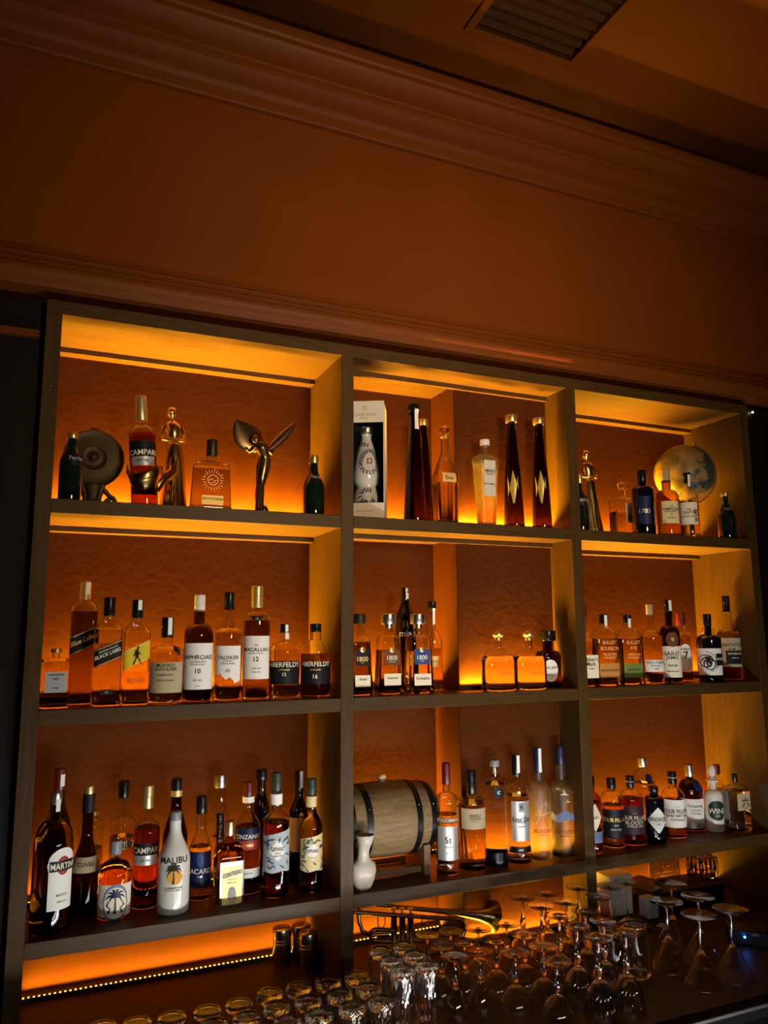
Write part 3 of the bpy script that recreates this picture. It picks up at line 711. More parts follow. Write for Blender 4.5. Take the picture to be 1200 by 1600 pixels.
BOTTLES = [
 ('mineral_water_bottle', 'small dark green water bottle with gold cap in front of the round brass disc', 0.039, 0.05, 0.47, 0.1665, 0.0521, 1.0, 'o', 's', 1.0, 0.56, 0.853, 0.916, 0.412, 0.473, 'green', None, None, 'gold', [(0.509, 0.694, 0.75, 'blacklabel', 'oval', 0.471, [('Perrier', 0.616, 0.013, 'silver')])], {}),
 ('red_aperitif_bottle', 'dark red aperitif bottle leaning in the arm of the gold lady statue', 0.2147, 0.085, 0.47, 0.2866, 0.0643, 1.0, 'o', 'r', 1.0, 0.646, 0.737, 0.776, 0.376, 0.452, 'clear', 'campari', 0.659, 'foilgold', [(0.443, 0.583, 1.2, 'blacklabel', 'rect', -0.116, [('CAMPARI', 0.479, 0.0165, 'cream')]), (0.361, 0.443, 0.95, 'silverpaper', 'rect', -0.116, [('BITTER', 0.405, 0.0079, 'ink')])], {'lean': -0.075}),
 ('bourbon_decanter', 'squat amber bourbon decanter with pale label strip at its foot', 0.3702, 0.055, 0.47, 0.1827, 0.1014, 0.5, 'b', 'l', 0.87, 0.663, 0.714, 0.765, 0.26, 0.28, 'clear', 'whisky', 0.605, 'darkcap', [(0.063, 0.193, 0.55, 'goldpaper', 'rect', 0, [('KENTUCKY BOURBON', 0.145, 0.0081, 'ink')]), (0.203, 0.615, 0.7, 'engrave', 'ring', 0, [])], {}),
 ('mineral_water_bottle', 'small dark green water bottle beside the first divider on the top shelf', 0.6405, 0.045, 0.47, 0.1636, 0.0574, 1.0, 'o', 's', 1.0, 0.448, 0.783, 0.867, 0.373, 0.44, 'green', None, None, 'gold', [(0.535, 0.701, 0.75, 'blacklabel', 'oval', 0.124, [('Perrier', 0.63, 0.0131, 'silver')])], {}),
 ('tall_tapered_tequila_bottle', 'tall tapered dark brown bottle with white seal strip and black stopper', 0.9454, 0.055, 0.47, 0.3426, 0.0665, 1.0, 'o', 'l', 0.74, 0.466, 0.906, 0.924, 0.455, 0.536, 'brown', 'darkwhisky', 0.716, 'black', [], {'strip': (0.78, 0.953)}),
 ('tall_tapered_tequila_bottle', 'tall tapered dark bottle half hidden behind the white-striped one', 1.0184, 0.14, 0.47, 0.3289, 0.0563, 1.0, 'o', 'l', 0.74, 0.555, 0.925, 0.94, 0.393, 0.483, 'brown', 'darkwhisky', 0.814, 'gold', [], {}),
 ('cut_glass_tequila_decanter', 'clear fluted decanter with round glass stopper and golden tequila', 1.0388, 0.045, 0.47, 0.2873, 0.0631, 0.7, 'b', 'l', 1.15, 0.466, 0.729, 0.862, 0.359, 0.504, 'clear', 'gold', 0.402, 'glassball', [(0.408, 0.505, 0.6, 'engrave', 'rect', 0, [('Gran', 0.451, 0.0123, 'ink')])], {}),
 ('frosted_agave_bottle', 'frosted pale bottle with spiral fluted sides and plain grey lettering', 1.1765, 0.05, 0.47, 0.2603, 0.0472, 0.75, 'b', 'r', 1.46, 0.763, 0.832, 0.932, 0.494, 0.621, 'frost', 'gold', 0.643, 'whitecap', [(0.337, 0.742, 0.62, 'frostpaper', 'rect', 0, [('AMARAS', 0.621, 0.0126, 'ink'), ('TEQUILA', 0.582, 0.0069, 'ink'), ('BLANCO RESERVA', 0.471, 0.0057, 'ink')])], {}),
 ('tall_tapered_tequila_bottle', 'tall tapered amber bottle next to the frosted bottle on the top shelf', 1.2723, 0.05, 0.47, 0.3461, 0.0618, 1.0, 'o', 'l', 0.84, 0.365, 0.931, 0.936, 0.378, 0.571, 'brown', 'darkwhisky', 0.498, 'gold', [(0.126, 0.498, 0.6, 'goldfoil', 'kite', -0.584, [])], {}),  # gold kite patch paints the glow of a lit clear window
 ('tall_tapered_tequila_bottle', 'tall tapered amber bottle nearest the second divider on the top shelf', 1.3726, 0.05, 0.47, 0.3477, 0.0607, 1.0, 'o', 'l', 0.84, 0.385, 0.938, 0.943, 0.389, 0.589, 'brown', 'darkwhisky', 0.52, 'gold', [(0.142, 0.52, 0.6, 'goldfoil', 'kite', -0.619, [])], {}),  # kite patch stands for the window glow here too
 ('mineral_water_bottle', 'small dark green bottle mostly hidden by the second divider', 1.5258, 0.06, 0.47, 0.1841, 0.0497, 1.0, 'o', 's', 1.0, 0.517, 0.759, 0.841, 0.286, 0.362, 'green', None, None, 'gold', [(0.442, 0.655, 0.8, 'blacklabel', 'oval', -0.216, [('Perrier', 0.548, 0.0165, 'silver')])], {}),
 ('faceted_whisky_decanter', 'faceted clear whisky bottle with square glass stopper and cream label', 1.7551, 0.132, 0.47, 0.1903, 0.0744, 0.85, 'b', 'r', 1.0, 0.664, 0.747, 0.859, 0.316, 0.497, 'clear', 'whisky', 0.459, 'glassball', [(0.255, 0.596, 0.62, 'cream', 'rect', 0.25, [('HIBIKI', 0.35, 0.0124, 'ink'), ('SUNTORY WHISKY', 0.304, 0.0051, 'ink')]), (0.364, 0.582, 0.25, 'none', 'rect', 0.62, [('響', 0.478, 0.034, 'ink')])], {}),
 ('black_rum_bottle', 'black bottle with square shoulders and dark blue label before the globe', 1.7701, 0.05, 0.47, 0.2154, 0.0702, 1.0, 'o', 'r', 1.0, 0.674, 0.758, 0.818, 0.395, 0.408, 'black', None, None, 'black', [(0.153, 0.574, 0.6, 'navy', 'rect', -0.641, [('1703', 0.351, 0.017, 'silver')])], {}),
 ('malt_whisky_bottle', 'amber malt whisky bottle with yellow cream label in front of the globe', 1.8821, 0.06, 0.47, 0.229, 0.0738, 1.0, 'o', 'r', 1.0, 0.583, 0.698, 0.814, 0.392, 0.379, 'amber', 'whisky', 0.51, 'wood', [(0.184, 0.51, 0.8, 'yellowcream', 'rect', -0.469, [('THE', 0.431, 0.0061, 'ink'), ('YAMAZAKI', 0.393, 0.0102, 'ink'), ('SINGLE MALT', 0.357, 0.0061, 'ink'), ('12', 0.319, 0.0092, 'ink'), ('WHISKY', 0.263, 0.0061, 'ink')])], {}),
 ('malt_whisky_bottle', 'amber whisky bottle with white label and black brush mark before the globe', 1.9551, 0.04, 0.47, 0.2193, 0.0634, 1.0, 'o', 'r', 1.0, 0.604, 0.725, 0.834, 0.348, 0.379, 'clear', 'whisky', 0.556, 'black', [(0.185, 0.525, 0.95, 'cream', 'rect', -0.793, [('THE', 0.413, 0.0072, 'ink'), ('CHITA', 0.368, 0.0113, 'ink'), ('SUNTORY WHISKY', 0.307, 0.0062, 'ink')]), (0.213, 0.449, 0.3, 'none', 'rect', -0.073, [('知', 0.366, 0.0298, 'ink'), ('多', 0.255, 0.0206, 'ink')])], {'strip': (0.783, 0.963)}),
 ('mineral_water_bottle', 'small dark bottle standing alone at the end of the top shelf', 2.1277, 0.045, 0.47, 0.1655, 0.0584, 1.0, 'o', 's', 1.0, 0.498, 0.792, 0.917, 0.333, 0.433, 'green', None, None, 'gold', [(0.569, 0.715, 0.75, 'blacklabel', 'oval', -0.384, [('Perrier', 0.64, 0.0138, 'silver')])], {}),
 ('square_whisky_bottle', 'small square amber bottle with grey label at the end of the shelf', 0.0305, 0.045, 0.0, 0.1324, 0.0633, 0.75, 'b', 'r', 1.0, 0.797, 0.844, 0.926, 0.27, 0.378, 'clear', 'whisky', 0.779, 'goldcap', [(0.268, 0.611, 0.72, 'greypaper', 'rect', 0.05, [('HANDCRAFTED', 0.561, 0.0042, 'ink'), ('SPIRIT', 0.492, 0.0048, 'ink'), ('750 ML', 0.343, 0.0042, 'ink')])], {}),
 ('blended_whisky_bottle', 'tallest square whisky bottle with slanted black label and gold cap', 0.0897, 0.13, 0.0, 0.2898, 0.0606, 0.8, 'b', 'r', 1.0, 0.744, 0.842, 0.853, 0.376, 0.426, 'clear', 'darkwhisky', 0.753, 'foilgold', [(0.393, 0.64, 0.97, 'blacklabel', 'slant', 0, [('JOHNNIE WALKER', 0.578, 0.0058, 'cream'), ('Blue Label', 0.522, 0.0147, 'goldink')])], {'strip': (0.889, 0.992)}),
 ('blended_whisky_bottle', 'square amber whisky bottle with slanted black label and black cap', 0.1404, 0.05, 0.0, 0.2494, 0.0633, 0.8, 'b', 'l', 1.0, 0.702, 0.812, 0.825, 0.385, 0.422, 'clear', 'whisky', 0.575, 'black', [(0.348, 0.613, 0.97, 'blacklabel', 'slant', 0, [('JOHNNIE WALKER', 0.518, 0.0056, 'cream'), ('BLACK LABEL', 0.48, 0.0105, 'cream')]), (0.108, 0.154, 0.45, 'blacklabel', 'rect', 0, [('12', 0.131, 0.0068, 'goldink')])], {}),
 ('blended_whisky_bottle', 'square pale whisky bottle with slanted yellow label of a striding figure', 0.2041, 0.05, 0.0, 0.2443, 0.0601, 0.8, 'b', 'l', 1.0, 0.689, 0.809, 0.823, 0.39, 0.429, 'clear', 'gold', 0.31, 'black', [(0.33, 0.617, 0.97, 'yellow', 'slant', 0, []), (0.194, 0.265, 0.7, 'none', 'rect', 0, [('BLONDE', 0.233, 0.0139, 'brownink')])], {'strip': (0.9, 0.996), 'walker': (0.375, 0.551)}),
 ('malt_whisky_bottle', 'rounded amber malt bottle with parchment label and three metal monkeys', 0.2757, 0.055, 0.0, 0.203, 0.0804, 1.0, 'o', 'r', 1.0, 0.585, 0.674, 0.763, 0.36, 0.36, 'clear', 'whisky', 0.612, 'black', [(0.132, 0.481, 1.15, 'parchment', 'rect', -0.149, [('MONKEY', 0.446, 0.0095, 'ink'), ('SHOULDER', 0.402, 0.0089, 'ink'), ('BLENDED MALT', 0.336, 0.0045, 'ink'), ('SCOTCH WHISKY', 0.273, 0.0045, 'ink')])], {'strip': (0.795, 0.996), 'badge': 1}),
 ('malt_whisky_bottle', 'dark green malt bottle with tall white label and white cap', 0.3522, 0.06, 0.0, 0.2585, 0.071, 1.0, 'o', 'r', 1.0, 0.61, 0.734, 0.839, 0.4, 0.363, 'olive', 'darkwhisky', 0.713, 'whitecap', [(0.122, 0.546, 1.25, 'whitepaper', 'rect', -0.186, [('LAPHROAIG', 0.416, 0.013, 'ink'), ('ISLAY SINGLE MALT', 0.375, 0.0039, 'ink'), ('SCOTCH WHISKY', 0.35, 0.0039, 'ink'), ('10', 0.29, 0.0137, 'ink'), ('EST 1815', 0.206, 0.0046, 'ink'), ('750 ML', 0.154, 0.0033, 'ink')])], {}),
 ('malt_whisky_bottle', 'amber malt bottle with torn-edge white label and black cap', 0.428, 0.07, 0.0, 0.2664, 0.0684, 1.0, 'o', 'r', 1.0, 0.603, 0.668, 0.837, 0.406, 0.376, 'clear', 'whisky', 0.667, 'black', [(0.15, 0.502, 1.05, 'whitepaper', 'torn', -0.222, [('TALISKER', 0.395, 0.0113, 'ink'), ('SINGLE MALT', 0.363, 0.004, 'ink'), ('SCOTCH WHISKY', 0.34, 0.004, 'ink'), ('10', 0.278, 0.01, 'brownink')])], {}),
 ('malt_whisky_bottle', 'tall broad-shouldered malt bottle with big white label and gold capsule', 0.4997, 0.07, 0.0, 0.2842, 0.0674, 1.0, 'o', 'r', 1.0, 0.699, 0.774, 0.805, 0.41, 0.431, 'clear', 'darkwhisky', 0.691, 'foilgold', [(0.181, 0.554, 1.2, 'whitepaper', 'rect', -0.257, [('THE', 0.474, 0.0047, 'ink'), ('MACALLAN', 0.436, 0.0115, 'ink'), ('HIGHLAND SINGLE MALT', 0.403, 0.003, 'ink'), ('12', 0.353, 0.0135, 'ink'), ('YEARS OLD', 0.273, 0.004, 'ink'), ('TRIPLE CASK', 0.242, 0.0034, 'ink')]), (0.655, 0.728, 0.5, 'blacklabel', 'vee', -0.257, [('12', 0.707, 0.0067, 'silver')])], {}),
 ('malt_whisky_bottle', 'short stout amber malt bottle with wide black label, the lighter of two', 0.5761, 0.078, 0.0, 0.1877, 0.079, 1.0, 'o', 'r', 1.0, 0.607, 0.767, 0.88, 0.341, 0.296, 'clear', 'whisky', 0.703, 'black', [(0.192, 0.5, 1.3, 'blacklabel', 'rect', -0.291, [('ABERFELDY', 0.454, 0.0144, 'cream'), ('12', 0.326, 0.0103, 'cream'), ('HIGHLAND', 0.386, 0.0048, 'goldink')])], {'strip': (0.787, 0.991)}),
 ('malt_whisky_bottle', 'short stout malt bottle with black label next to the first divider', 0.6577, 0.07, 0.0, 0.1883, 0.0787, 1.0, 'o', 'r', 1.0, 0.599, 0.78, 0.885, 0.385, 0.385, 'clear', 'darkwhisky', 0.594, 'black', [(0.186, 0.477, 1.3, 'blacklabel', 'rect', -0.33, [('ABERFELDY', 0.454, 0.0139, 'cream'), ('16', 0.288, 0.0132, 'cream'), ('HIGHLAND', 0.377, 0.0049, 'goldink')])], {}),
 ('square_tequila_bottle', 'square tequila bottle with black label half hidden by the first divider', 0.7779, 0.06, 0.0, 0.2141, 0.0649, 0.75, 'b', 'r', 0.8, 0.685, 0.726, 0.875, 0.345, 0.517, 'clear', 'darkwhisky', 0.65, 'darkcap', [(0.365, 0.563, 0.72, 'blacklabel', 'rect', 0, [('1800', 0.446, 0.0153, 'goldink'), ('ANEJO', 0.4, 0.004, 'goldink')]), (0.111, 0.25, 0.7, 'cream', 'rect', 0, [('Anejo', 0.198, 0.0099, 'ink')])], {'medal': 1}),
 ('square_tequila_bottle', 'square tequila bottle with brown label and wide metal stopper', 0.8628, 0.06, 0.0, 0.2146, 0.0721, 0.75, 'b', 'r', 0.8, 0.693, 0.741, 0.873, 0.346, 0.591, 'clear', 'whisky', 0.551, 'steelcap', [(0.362, 0.557, 0.72, 'brownlabel', 'rect', 0, [('1800', 0.454, 0.015, 'cream'), ('REPOSADO', 0.406, 0.0035, 'cream')]), (0.117, 0.259, 0.72, 'cream', 'rect', 0, [('Reposado', 0.204, 0.009, 'ink')])], {'medal': 1}),
 ('square_tequila_bottle', 'square tequila bottle with blue label and wide metal stopper', 0.9473, 0.05, 0.0, 0.2147, 0.0748, 0.75, 'b', 'r', 0.8, 0.689, 0.738, 0.872, 0.336, 0.575, 'clear', 'clear', 0.534, 'steelcap', [(0.368, 0.556, 0.72, 'bluelabel', 'rect', 0, [('1800', 0.453, 0.0152, 'cream'), ('SILVER', 0.406, 0.0036, 'cream')]), (0.108, 0.251, 0.72, 'cream', 'rect', 0, [('Cristalino', 0.196, 0.0091, 'ink')])], {'medal': 1}),
 ('black_liqueur_bottle', 'black long-necked bottle with handwritten white name behind the tequila', 0.962, 0.16, 0.0, 0.2939, 0.0612, 1.0, 'o', 's', 1.0, 0.67, 0.877, 0.943, 0.378, 0.297, 'black', None, None, 'black', [(0.493, 0.604, 0.9, 'none', 'rect', -0.443, [('mia', 0.549, 0.0213, 'cream')])], {'strip': (0.887, 0.994)}),
 ('long_neck_tequila_bottle', 'clear long-necked bottle with black cap and white seal beside the recess corner', 1.0386, 0.14, 0.0, 0.2537, 0.058, 1.0, 'o', 's', 1.0, 0.547, 0.721, 0.918, 0.333, 0.429, 'clear', 'gold', 0.473, 'black', [(0.261, 0.383, 0.6, 'goldpaper', 'rect', -0.477, [('CORRALEJO', 0.325, 0.0054, 'brownink')])], {'strip': (0.741, 0.919)}),
 ('bell_tequila_bottle', 'squat bell-shaped clear tequila bottle, first of the matching pair', 1.1911, 0.03, 0.0, 0.1685, 0.1005, 0.5, 'b', 'r', 1.0, 0.465, 0.706, 0.846, 0.202, 0.311, 'clear', 'clear', 0.57, 'corkball', [(0.105, 0.387, 0.62, 'none', 'rect', 0.2, [('PATRON', 0.287, 0.0111, 'brownink'), ('TEQUILA', 0.332, 0.0043, 'brownink')])], {}),
 ('bell_tequila_bottle', 'squat bell-shaped tequila bottle beside the dark round-shouldered one', 1.2939, 0.029, 0.0, 0.1691, 0.102, 0.5, 'b', 'r', 1.0, 0.452, 0.696, 0.838, 0.203, 0.313, 'clear', 'clear', 0.558, 'corkball', [(0.086, 0.373, 0.62, 'none', 'rect', 0.2, [('PATRON', 0.28, 0.0113, 'brownink'), ('TEQUILA', 0.332, 0.0044, 'brownink')])], {}),
 ('round_shouldered_tequila_bottle', 'dark brown squat tequila bottle with oval white label', 1.394, 0.077, 0.0, 0.1681, 0.0892, 0.5, 'o', 'r', 1.0, 0.501, 0.659, 0.817, 0.335, 0.558, 'brown', 'darkwhisky', 0.565, 'black', [(0.11, 0.491, 0.62, 'whitepaper', 'oval', -0.169, [('Don Julio', 0.351, 0.013, 'ink'), ('REPOSADO', 0.216, 0.0052, 'ink'), ('TEQUILA', 0.167, 0.0039, 'ink')])], {}),
 ('bourbon_bottle', 'square bourbon bottle with cream label mostly hidden by the second divider', 1.5098, 0.05, 0.0, 0.242, 0.0672, 0.8, 'b', 'r', 1.0, 0.572, 0.664, 0.851, 0.281, 0.303, 'clear', 'whisky', 0.591, 'redwax', [(0.11, 0.39, 0.85, 'cream', 'rect', 0, [("Maker's", 0.339, 0.0149, 'ink'), ('Mark', 0.281, 0.0149, 'ink'), ('WHISKY', 0.224, 0.0061, 'ink')])], {}),
 ('embossed_bourbon_bottle', 'embossed amber bourbon bottle with orange label band', 1.5938, 0.06, 0.0, 0.2164, 0.0799, 0.55, 'b', 'r', 1.0, 0.678, 0.815, 0.868, 0.332, 0.332, 'clear', 'whisky', 0.658, 'black', [(0.119, 0.315, 0.95, 'orangepaper', 'rect', 0, [('BULLEIT BOURBON', 0.218, 0.0071, 'ink')]), (0.367, 0.637, 0.9, 'none', 'rect', 0, [('BULLEIT', 0.605, 0.0125, 'amberink'), ('BOURBON', 0.522, 0.0134, 'amberink'), ('FRONTIER', 0.439, 0.0098, 'amberink'), ('WHISKEY', 0.391, 0.0098, 'amberink')])], {'strip': (0.804, 0.989)}),
 ('embossed_bourbon_bottle', 'embossed amber rye bottle with green label band', 1.6953, 0.07, 0.0, 0.2162, 0.0786, 0.55, 'b', 'r', 1.0, 0.676, 0.816, 0.881, 0.322, 0.333, 'clear', 'whisky', 0.654, 'black', [(0.105, 0.305, 0.95, 'greenpaper', 'rect', 0, [('BULLEIT RYE', 0.216, 0.0073, 'ink')]), (0.357, 0.633, 0.9, 'none', 'rect', 0, [('BULLEIT', 0.601, 0.0128, 'amberink'), ('RYE', 0.523, 0.0128, 'amberink'), ('AMERICAN', 0.431, 0.0091, 'amberink'), ('WHISKEY', 0.383, 0.01, 'amberink')])], {'strip': (0.815, 0.944)}),
 ('bourbon_bottle', 'amber bourbon bottle with white label low down and engraved bird', 1.7784, 0.06, 0.0, 0.2495, 0.0686, 1.0, 'o', 'r', 1.0, 0.564, 0.677, 0.848, 0.366, 0.314, 'clear', 'whisky', 0.602, 'wood', [(0.156, 0.302, 0.95, 'whitepaper', 'rect', -0.391, [('WILD TURKEY', 0.269, 0.011, 'ink'), ('KENTUCKY', 0.229, 0.0055, 'ink'), ('101', 0.192, 0.0092, 'ink')])], {}),
 ('rum_bottle', 'dark rum bottle with tall cream label and round emblem', 1.8474, 0.05, 0.0, 0.2643, 0.0619, 1.0, 'o', 'r', 1.0, 0.594, 0.692, 0.855, 0.377, 0.42, 'brown', 'darkrum', 0.602, 'black', [(0.076, 0.443, 1.3, 'cream', 'rect', -0.612, [('SAINT', 0.355, 0.0157, 'ink'), ('JAMES', 0.302, 0.0157, 'ink'), ('RHUM', 0.215, 0.0083, 'ink'), ('MARTINIQUE', 0.145, 0.0065, 'ink')]), (0.434, 0.611, 0.7, 'brownlabel', 'oval', -0.512, [('SJ', 0.522, 0.0139, 'goldink')])], {'strip': (0.866, 0.992)}),
 ('bourbon_bottle', 'amber whiskey bottle with round white label behind the dark rum', 1.976, 0.13, 0.0, 0.2264, 0.0594, 1.0, 'o', 'r', 1.0, 0.614, 0.724, 0.812, 0.409, 0.52, 'clear', 'whisky', 0.68, 'redcap', [(0.142, 0.539, 0.85, 'whitepaper', 'oval', -0.426, [('WHISKEY', 0.463, 0.0087, 'ink'), ('7', 0.377, 0.0292, 'ink')])], {}),
 ('black_rum_bottle', 'black spiced rum jug with octopus label and two glass ear handles', 2.0179, 0.055, 0.0, 0.2197, 0.0785, 1.0, 'o', 'r', 1.0, 0.61, 0.699, 0.833, 0.277, 0.324, 'black', None, None, 'black', [(0.103, 0.492, 1.15, 'whitepaper', 'rect', -0.805, []), (0.243, 0.416, 0.4, 'blacklabel', 'rect', 0.095, [('KRAKEN', 0.34, 0.0095, 'cream')])], {'ears': 1, 'octo': 1}),
 ('rum_bottle', 'amber rum bottle with black capsule at the far end of the shelf', 2.1449, 0.09, 0.0, 0.2834, 0.0743, 1.0, 'o', 'r', 1.0, 0.504, 0.611, 0.808, 0.412, 0.338, 'clear', 'rum', 0.575, 'black', [(0.157, 0.496, 1.25, 'parchment', 'rect', -0.576, [('PLANTATION', 0.417, 0.0118, 'ink'), ('RUM', 0.365, 0.0088, 'ink')]), (0.192, 0.348, 0.8, 'blacklabel', 'rect', -0.326, [('XAYMACA', 0.313, 0.0088, 'cream'), ('JAMAICA', 0.261, 0.0069, 'cream')])], {}),
 ('vermouth_bottle', 'red-capped bottle with silver top behind the white round label bottle', 0.0586, 0.19, -0.474, 0.3214, 0.0614, 1.0, 'o', 's', 1.0, 0.543, 0.797, 0.845, 0.421, 0.453, 'olive', 'darkrum', 0.666, 'redcap', [], {'strip': (0.875, 0.96)}),
 ('vermouth_bottle', 'large olive vermouth bottle with white round emblem label nearest the end', 0.0478, 0.0605, -0.474, 0.2906, 0.0828, 1.0, 'o', 'r', 1.0, 0.614, 0.81, 0.909, 0.305, 0.313, 'olive', 'vermouth', 0.784, 'steelcap', [(0.178, 0.55, 0.72, 'whitepaper', 'rect', 0.517, [('BIANCO', 0.282, 0.006, 'ink'), ('VERMOUTH', 0.235, 0.0036, 'ink')]), (0.373, 0.613, 0.8, 'whitepaper', 'oval', 0.517, []), (0.421, 0.555, 0.36, 'redlabel', 'oval', 0.517, []), (0.45, 0.523, 0.68, 'blacklabel', 'rect', 0.517, [('MARTINI', 0.486, 0.0156, 'cream')])], {'strip': (0.859, 0.95)}),
 ('rounded_liqueur_bottle', 'clear rounded liqueur bottle behind the dark slender-necked one', 0.1341, 0.205, -0.474, 0.2149, 0.0605, 1.0, 'o', 'r', 1.0, 0.842, 0.914, 0.955, 0.5, 0.556, 'clear', 'whisky', 0.601, 'goldcap', [], {}),
 ('liqueur_bottle', 'slender-necked dark liqueur bottle with cream label and cork top', 0.1223, 0.14, -0.474, 0.2843, 0.0665, 1.0, 'o', 's', 1.0, 0.326, 0.629, 0.913, 0.39, 0.302, 'brown', 'darkrum', 0.331, 'foilgold', [(0.343, 0.457, 1.1, 'parchment', 'rect', -0.069, [('CUVEE', 0.405, 0.0109, 'ink')]), (0.792, 0.93, 3.0, 'blacklabel', 'rect', 0, [])], {}),
 ('aperitif_bottle', 'clear orange aperitif bottle with black cap behind the tiki label bottle', 0.2076, 0.2048, -0.474, 0.2784, 0.0607, 1.0, 'o', 'r', 1.0, 0.636, 0.699, 0.858, 0.411, 0.434, 'clear', 'orange', 0.533, 'black', [(0.422, 0.533, 1.2, 'blacklabel', 'slant', 0.093, [('APEROL', 0.477, 0.0176, 'cream')])], {}),
 ('tiki_liqueur_bottle', 'short amber bottle with round cream and blue palm label', 0.1838, 0.0993, -0.474, 0.1647, 0.0751, 1.0, 'o', 'r', 1.0, 0.561, 0.74, 0.82, 0.322, 0.357, 'clear', 'rumcream', 0.795, 'greycap', [(0.048, 0.463, 1.2, 'cream', 'rect', -0.0, []), (-0.01, 0.473, 0.78, 'bluepaper', 'oval', -0.0, [('COCONUT', 0.086, 0.0082, 'cream')]), (0.028, 0.434, 0.68, 'cream', 'oval', -0.0, [])], {'palm': (0.096, 0.415, -0.0)}),
 ('red_aperitif_bottle', 'red aperitif bottle with gold capsule between the tiki and white bottles', 0.2567, 0.1372, -0.474, 0.2757, 0.0611, 1.0, 'o', 'r', 1.0, 0.613, 0.707, 0.807, 0.404, 0.438, 'clear', 'campari', 0.648, 'foilgold', [(0.438, 0.535, 1.15, 'blacklabel', 'rect', -0.134, [('CAMPARI', 0.479, 0.0165, 'cream')]), (0.358, 0.438, 1.0, 'silverpaper', 'rect', -0.134, [('BITTER', 0.398, 0.0059, 'ink')])], {}),
 ('coffee_liqueur_bottle', 'dark brown bottle with black cap behind the white coconut bottle', 0.3289, 0.165, -0.474, 0.2815, 0.0612, 1.0, 'o', 's', 1.0, 0.491, 0.779, 0.874, 0.43, 0.43, 'brown', 'darkrum', 0.712, 'black', [(0.849, 0.899, 3.0, 'goldpaper', 'rect', 0, [])], {}),
 ('white_coconut_bottle', 'white frosted coconut rum bottle with palm tree print', 0.3134, 0.0744, -0.474, 0.2219, 0.073, 1.0, 'o', 's', 1.0, 0.509, 0.842, 0.903, 0.363, 0.363, 'whiteglass', None, None, 'greycap', [(0.49, 0.608, 1.1, 'none', 'rect', -0.166, [('MALIBU', 0.541, 0.0168, 'ink')]), (0.167, 0.284, 1.0, 'none', 'rect', -0.166, [('CARIBBEAN RUM', 0.272, 0.0045, 'ink'), ('COCONUT LIQUEUR', 0.247, 0.0045, 'ink')])], {'palm': (0.313, 0.512, -0.166), 'sun': 1}),
 ('white_rum_bottle', 'clear rum bottle with dark navy label and black cap', 0.3873, 0.142, -0.474, 0.2386, 0.055, 1.0, 'o', 'l', 1.0, 0.492, 0.65, 0.828, 0.477, 0.488, 'clear', 'clear', 0.505, 'black', [(0.138, 0.472, 1.3, 'navy', 'rect', -0.196, [('BACARDI', 0.285, 0.014, 'cream'), ('RUM', 0.234, 0.0049, 'silver')]), (0.33, 0.459, 0.32, 'bluelabel', 'oval', -0.196, [])], {}),
 ('flared_liqueur_bottle', 'tall fluted clear bottle with flared shoulders and metal crown stopper', 0.4504, 0.2203, -0.474, 0.2741, 0.0556, 1.0, 'o', 's', 0.8, 0.493, 0.808, 0.881, 0.545, 0.606, 'clear', 'gold', 0.442, 'steelcap', [(0.324, 0.657, 0.42, 'blacklabel', 'rect', -0.117, [('S', 0.621, 0.0109, 'cream'), ('T', 0.585, 0.0109, 'cream'), ('G', 0.538, 0.0109, 'cream'), ('E', 0.496, 0.0109, 'cream'), ('R', 0.454, 0.0109, 'cream'), ('M', 0.413, 0.0109, 'cream')])], {}),
 ('square_orange_liqueur_bottle', 'square amber liqueur bottle with ornate framed label at the shelf front', 0.4441, 0.0785, -0.474, 0.1867, 0.0675, 0.75, 'b', 'r', 1.0, 0.625, 0.757, 0.823, 0.315, 0.357, 'amber', 'whisky', 0.705, 'coppercap', [(-0.02, 0.526, 0.86, 'silverpaper', 'rect', 0.08, []), (0.02, 0.47, 0.7, 'goldpaper', 'rect', 0.08, [("L'ORIGINALE", 0.316, 0.0042, 'ink'), ('TRIPLE SEC', 0.276, 0.0048, 'ink'), ('ORANGE', 0.044, 0.0036, 'ink')]), (0.324, 0.445, 0.72, 'cream', 'slant', 0.08, [('COINTREAU', 0.384, 0.0132, 'ink')]), (0.068, 0.228, 0.3, 'greypaper', 'arch', 0.08, [])], {}),
 ('vermouth_bottle', 'clear red vermouth bottle with red cap and blue and white label', 0.5051, 0.14, -0.474, 0.2633, 0.0638, 1.0, 'o', 's', 1.0, 0.569, 0.772, 0.852, 0.404, 0.394, 'clear', 'darkrum', 0.6, 'redcap', [(0.486, 0.594, 1.3, 'navy', 'rect', -0.251, [('CINZANO', 0.52, 0.0125, 'cream')]), (0.402, 0.486, 1.3, 'redlabel', 'rect', -0.251, [('ROSSO', 0.444, 0.0081, 'goldink')]), (0.152, 0.235, 1.2, 'whitepaper', 'rect', -0.251, [('VERMOUTH', 0.193, 0.0044, 'ink')]), (0.812, 0.867, 3.0, 'whitepaper', 'rect', 0, [])], {}),
 ('black_liqueur_bottle', 'black wine-shaped bottle behind the red vermouth bottle', 0.5573, 0.208, -0.474, 0.2807, 0.0476, 1.0, 'o', 's', 1.0, 0.62, 0.812, 0.903, 0.507, 0.609, 'black', None, None, 'black', [(0.916, 0.947, 3.0, 'goldpaper', 'rect', 0, [])], {}),
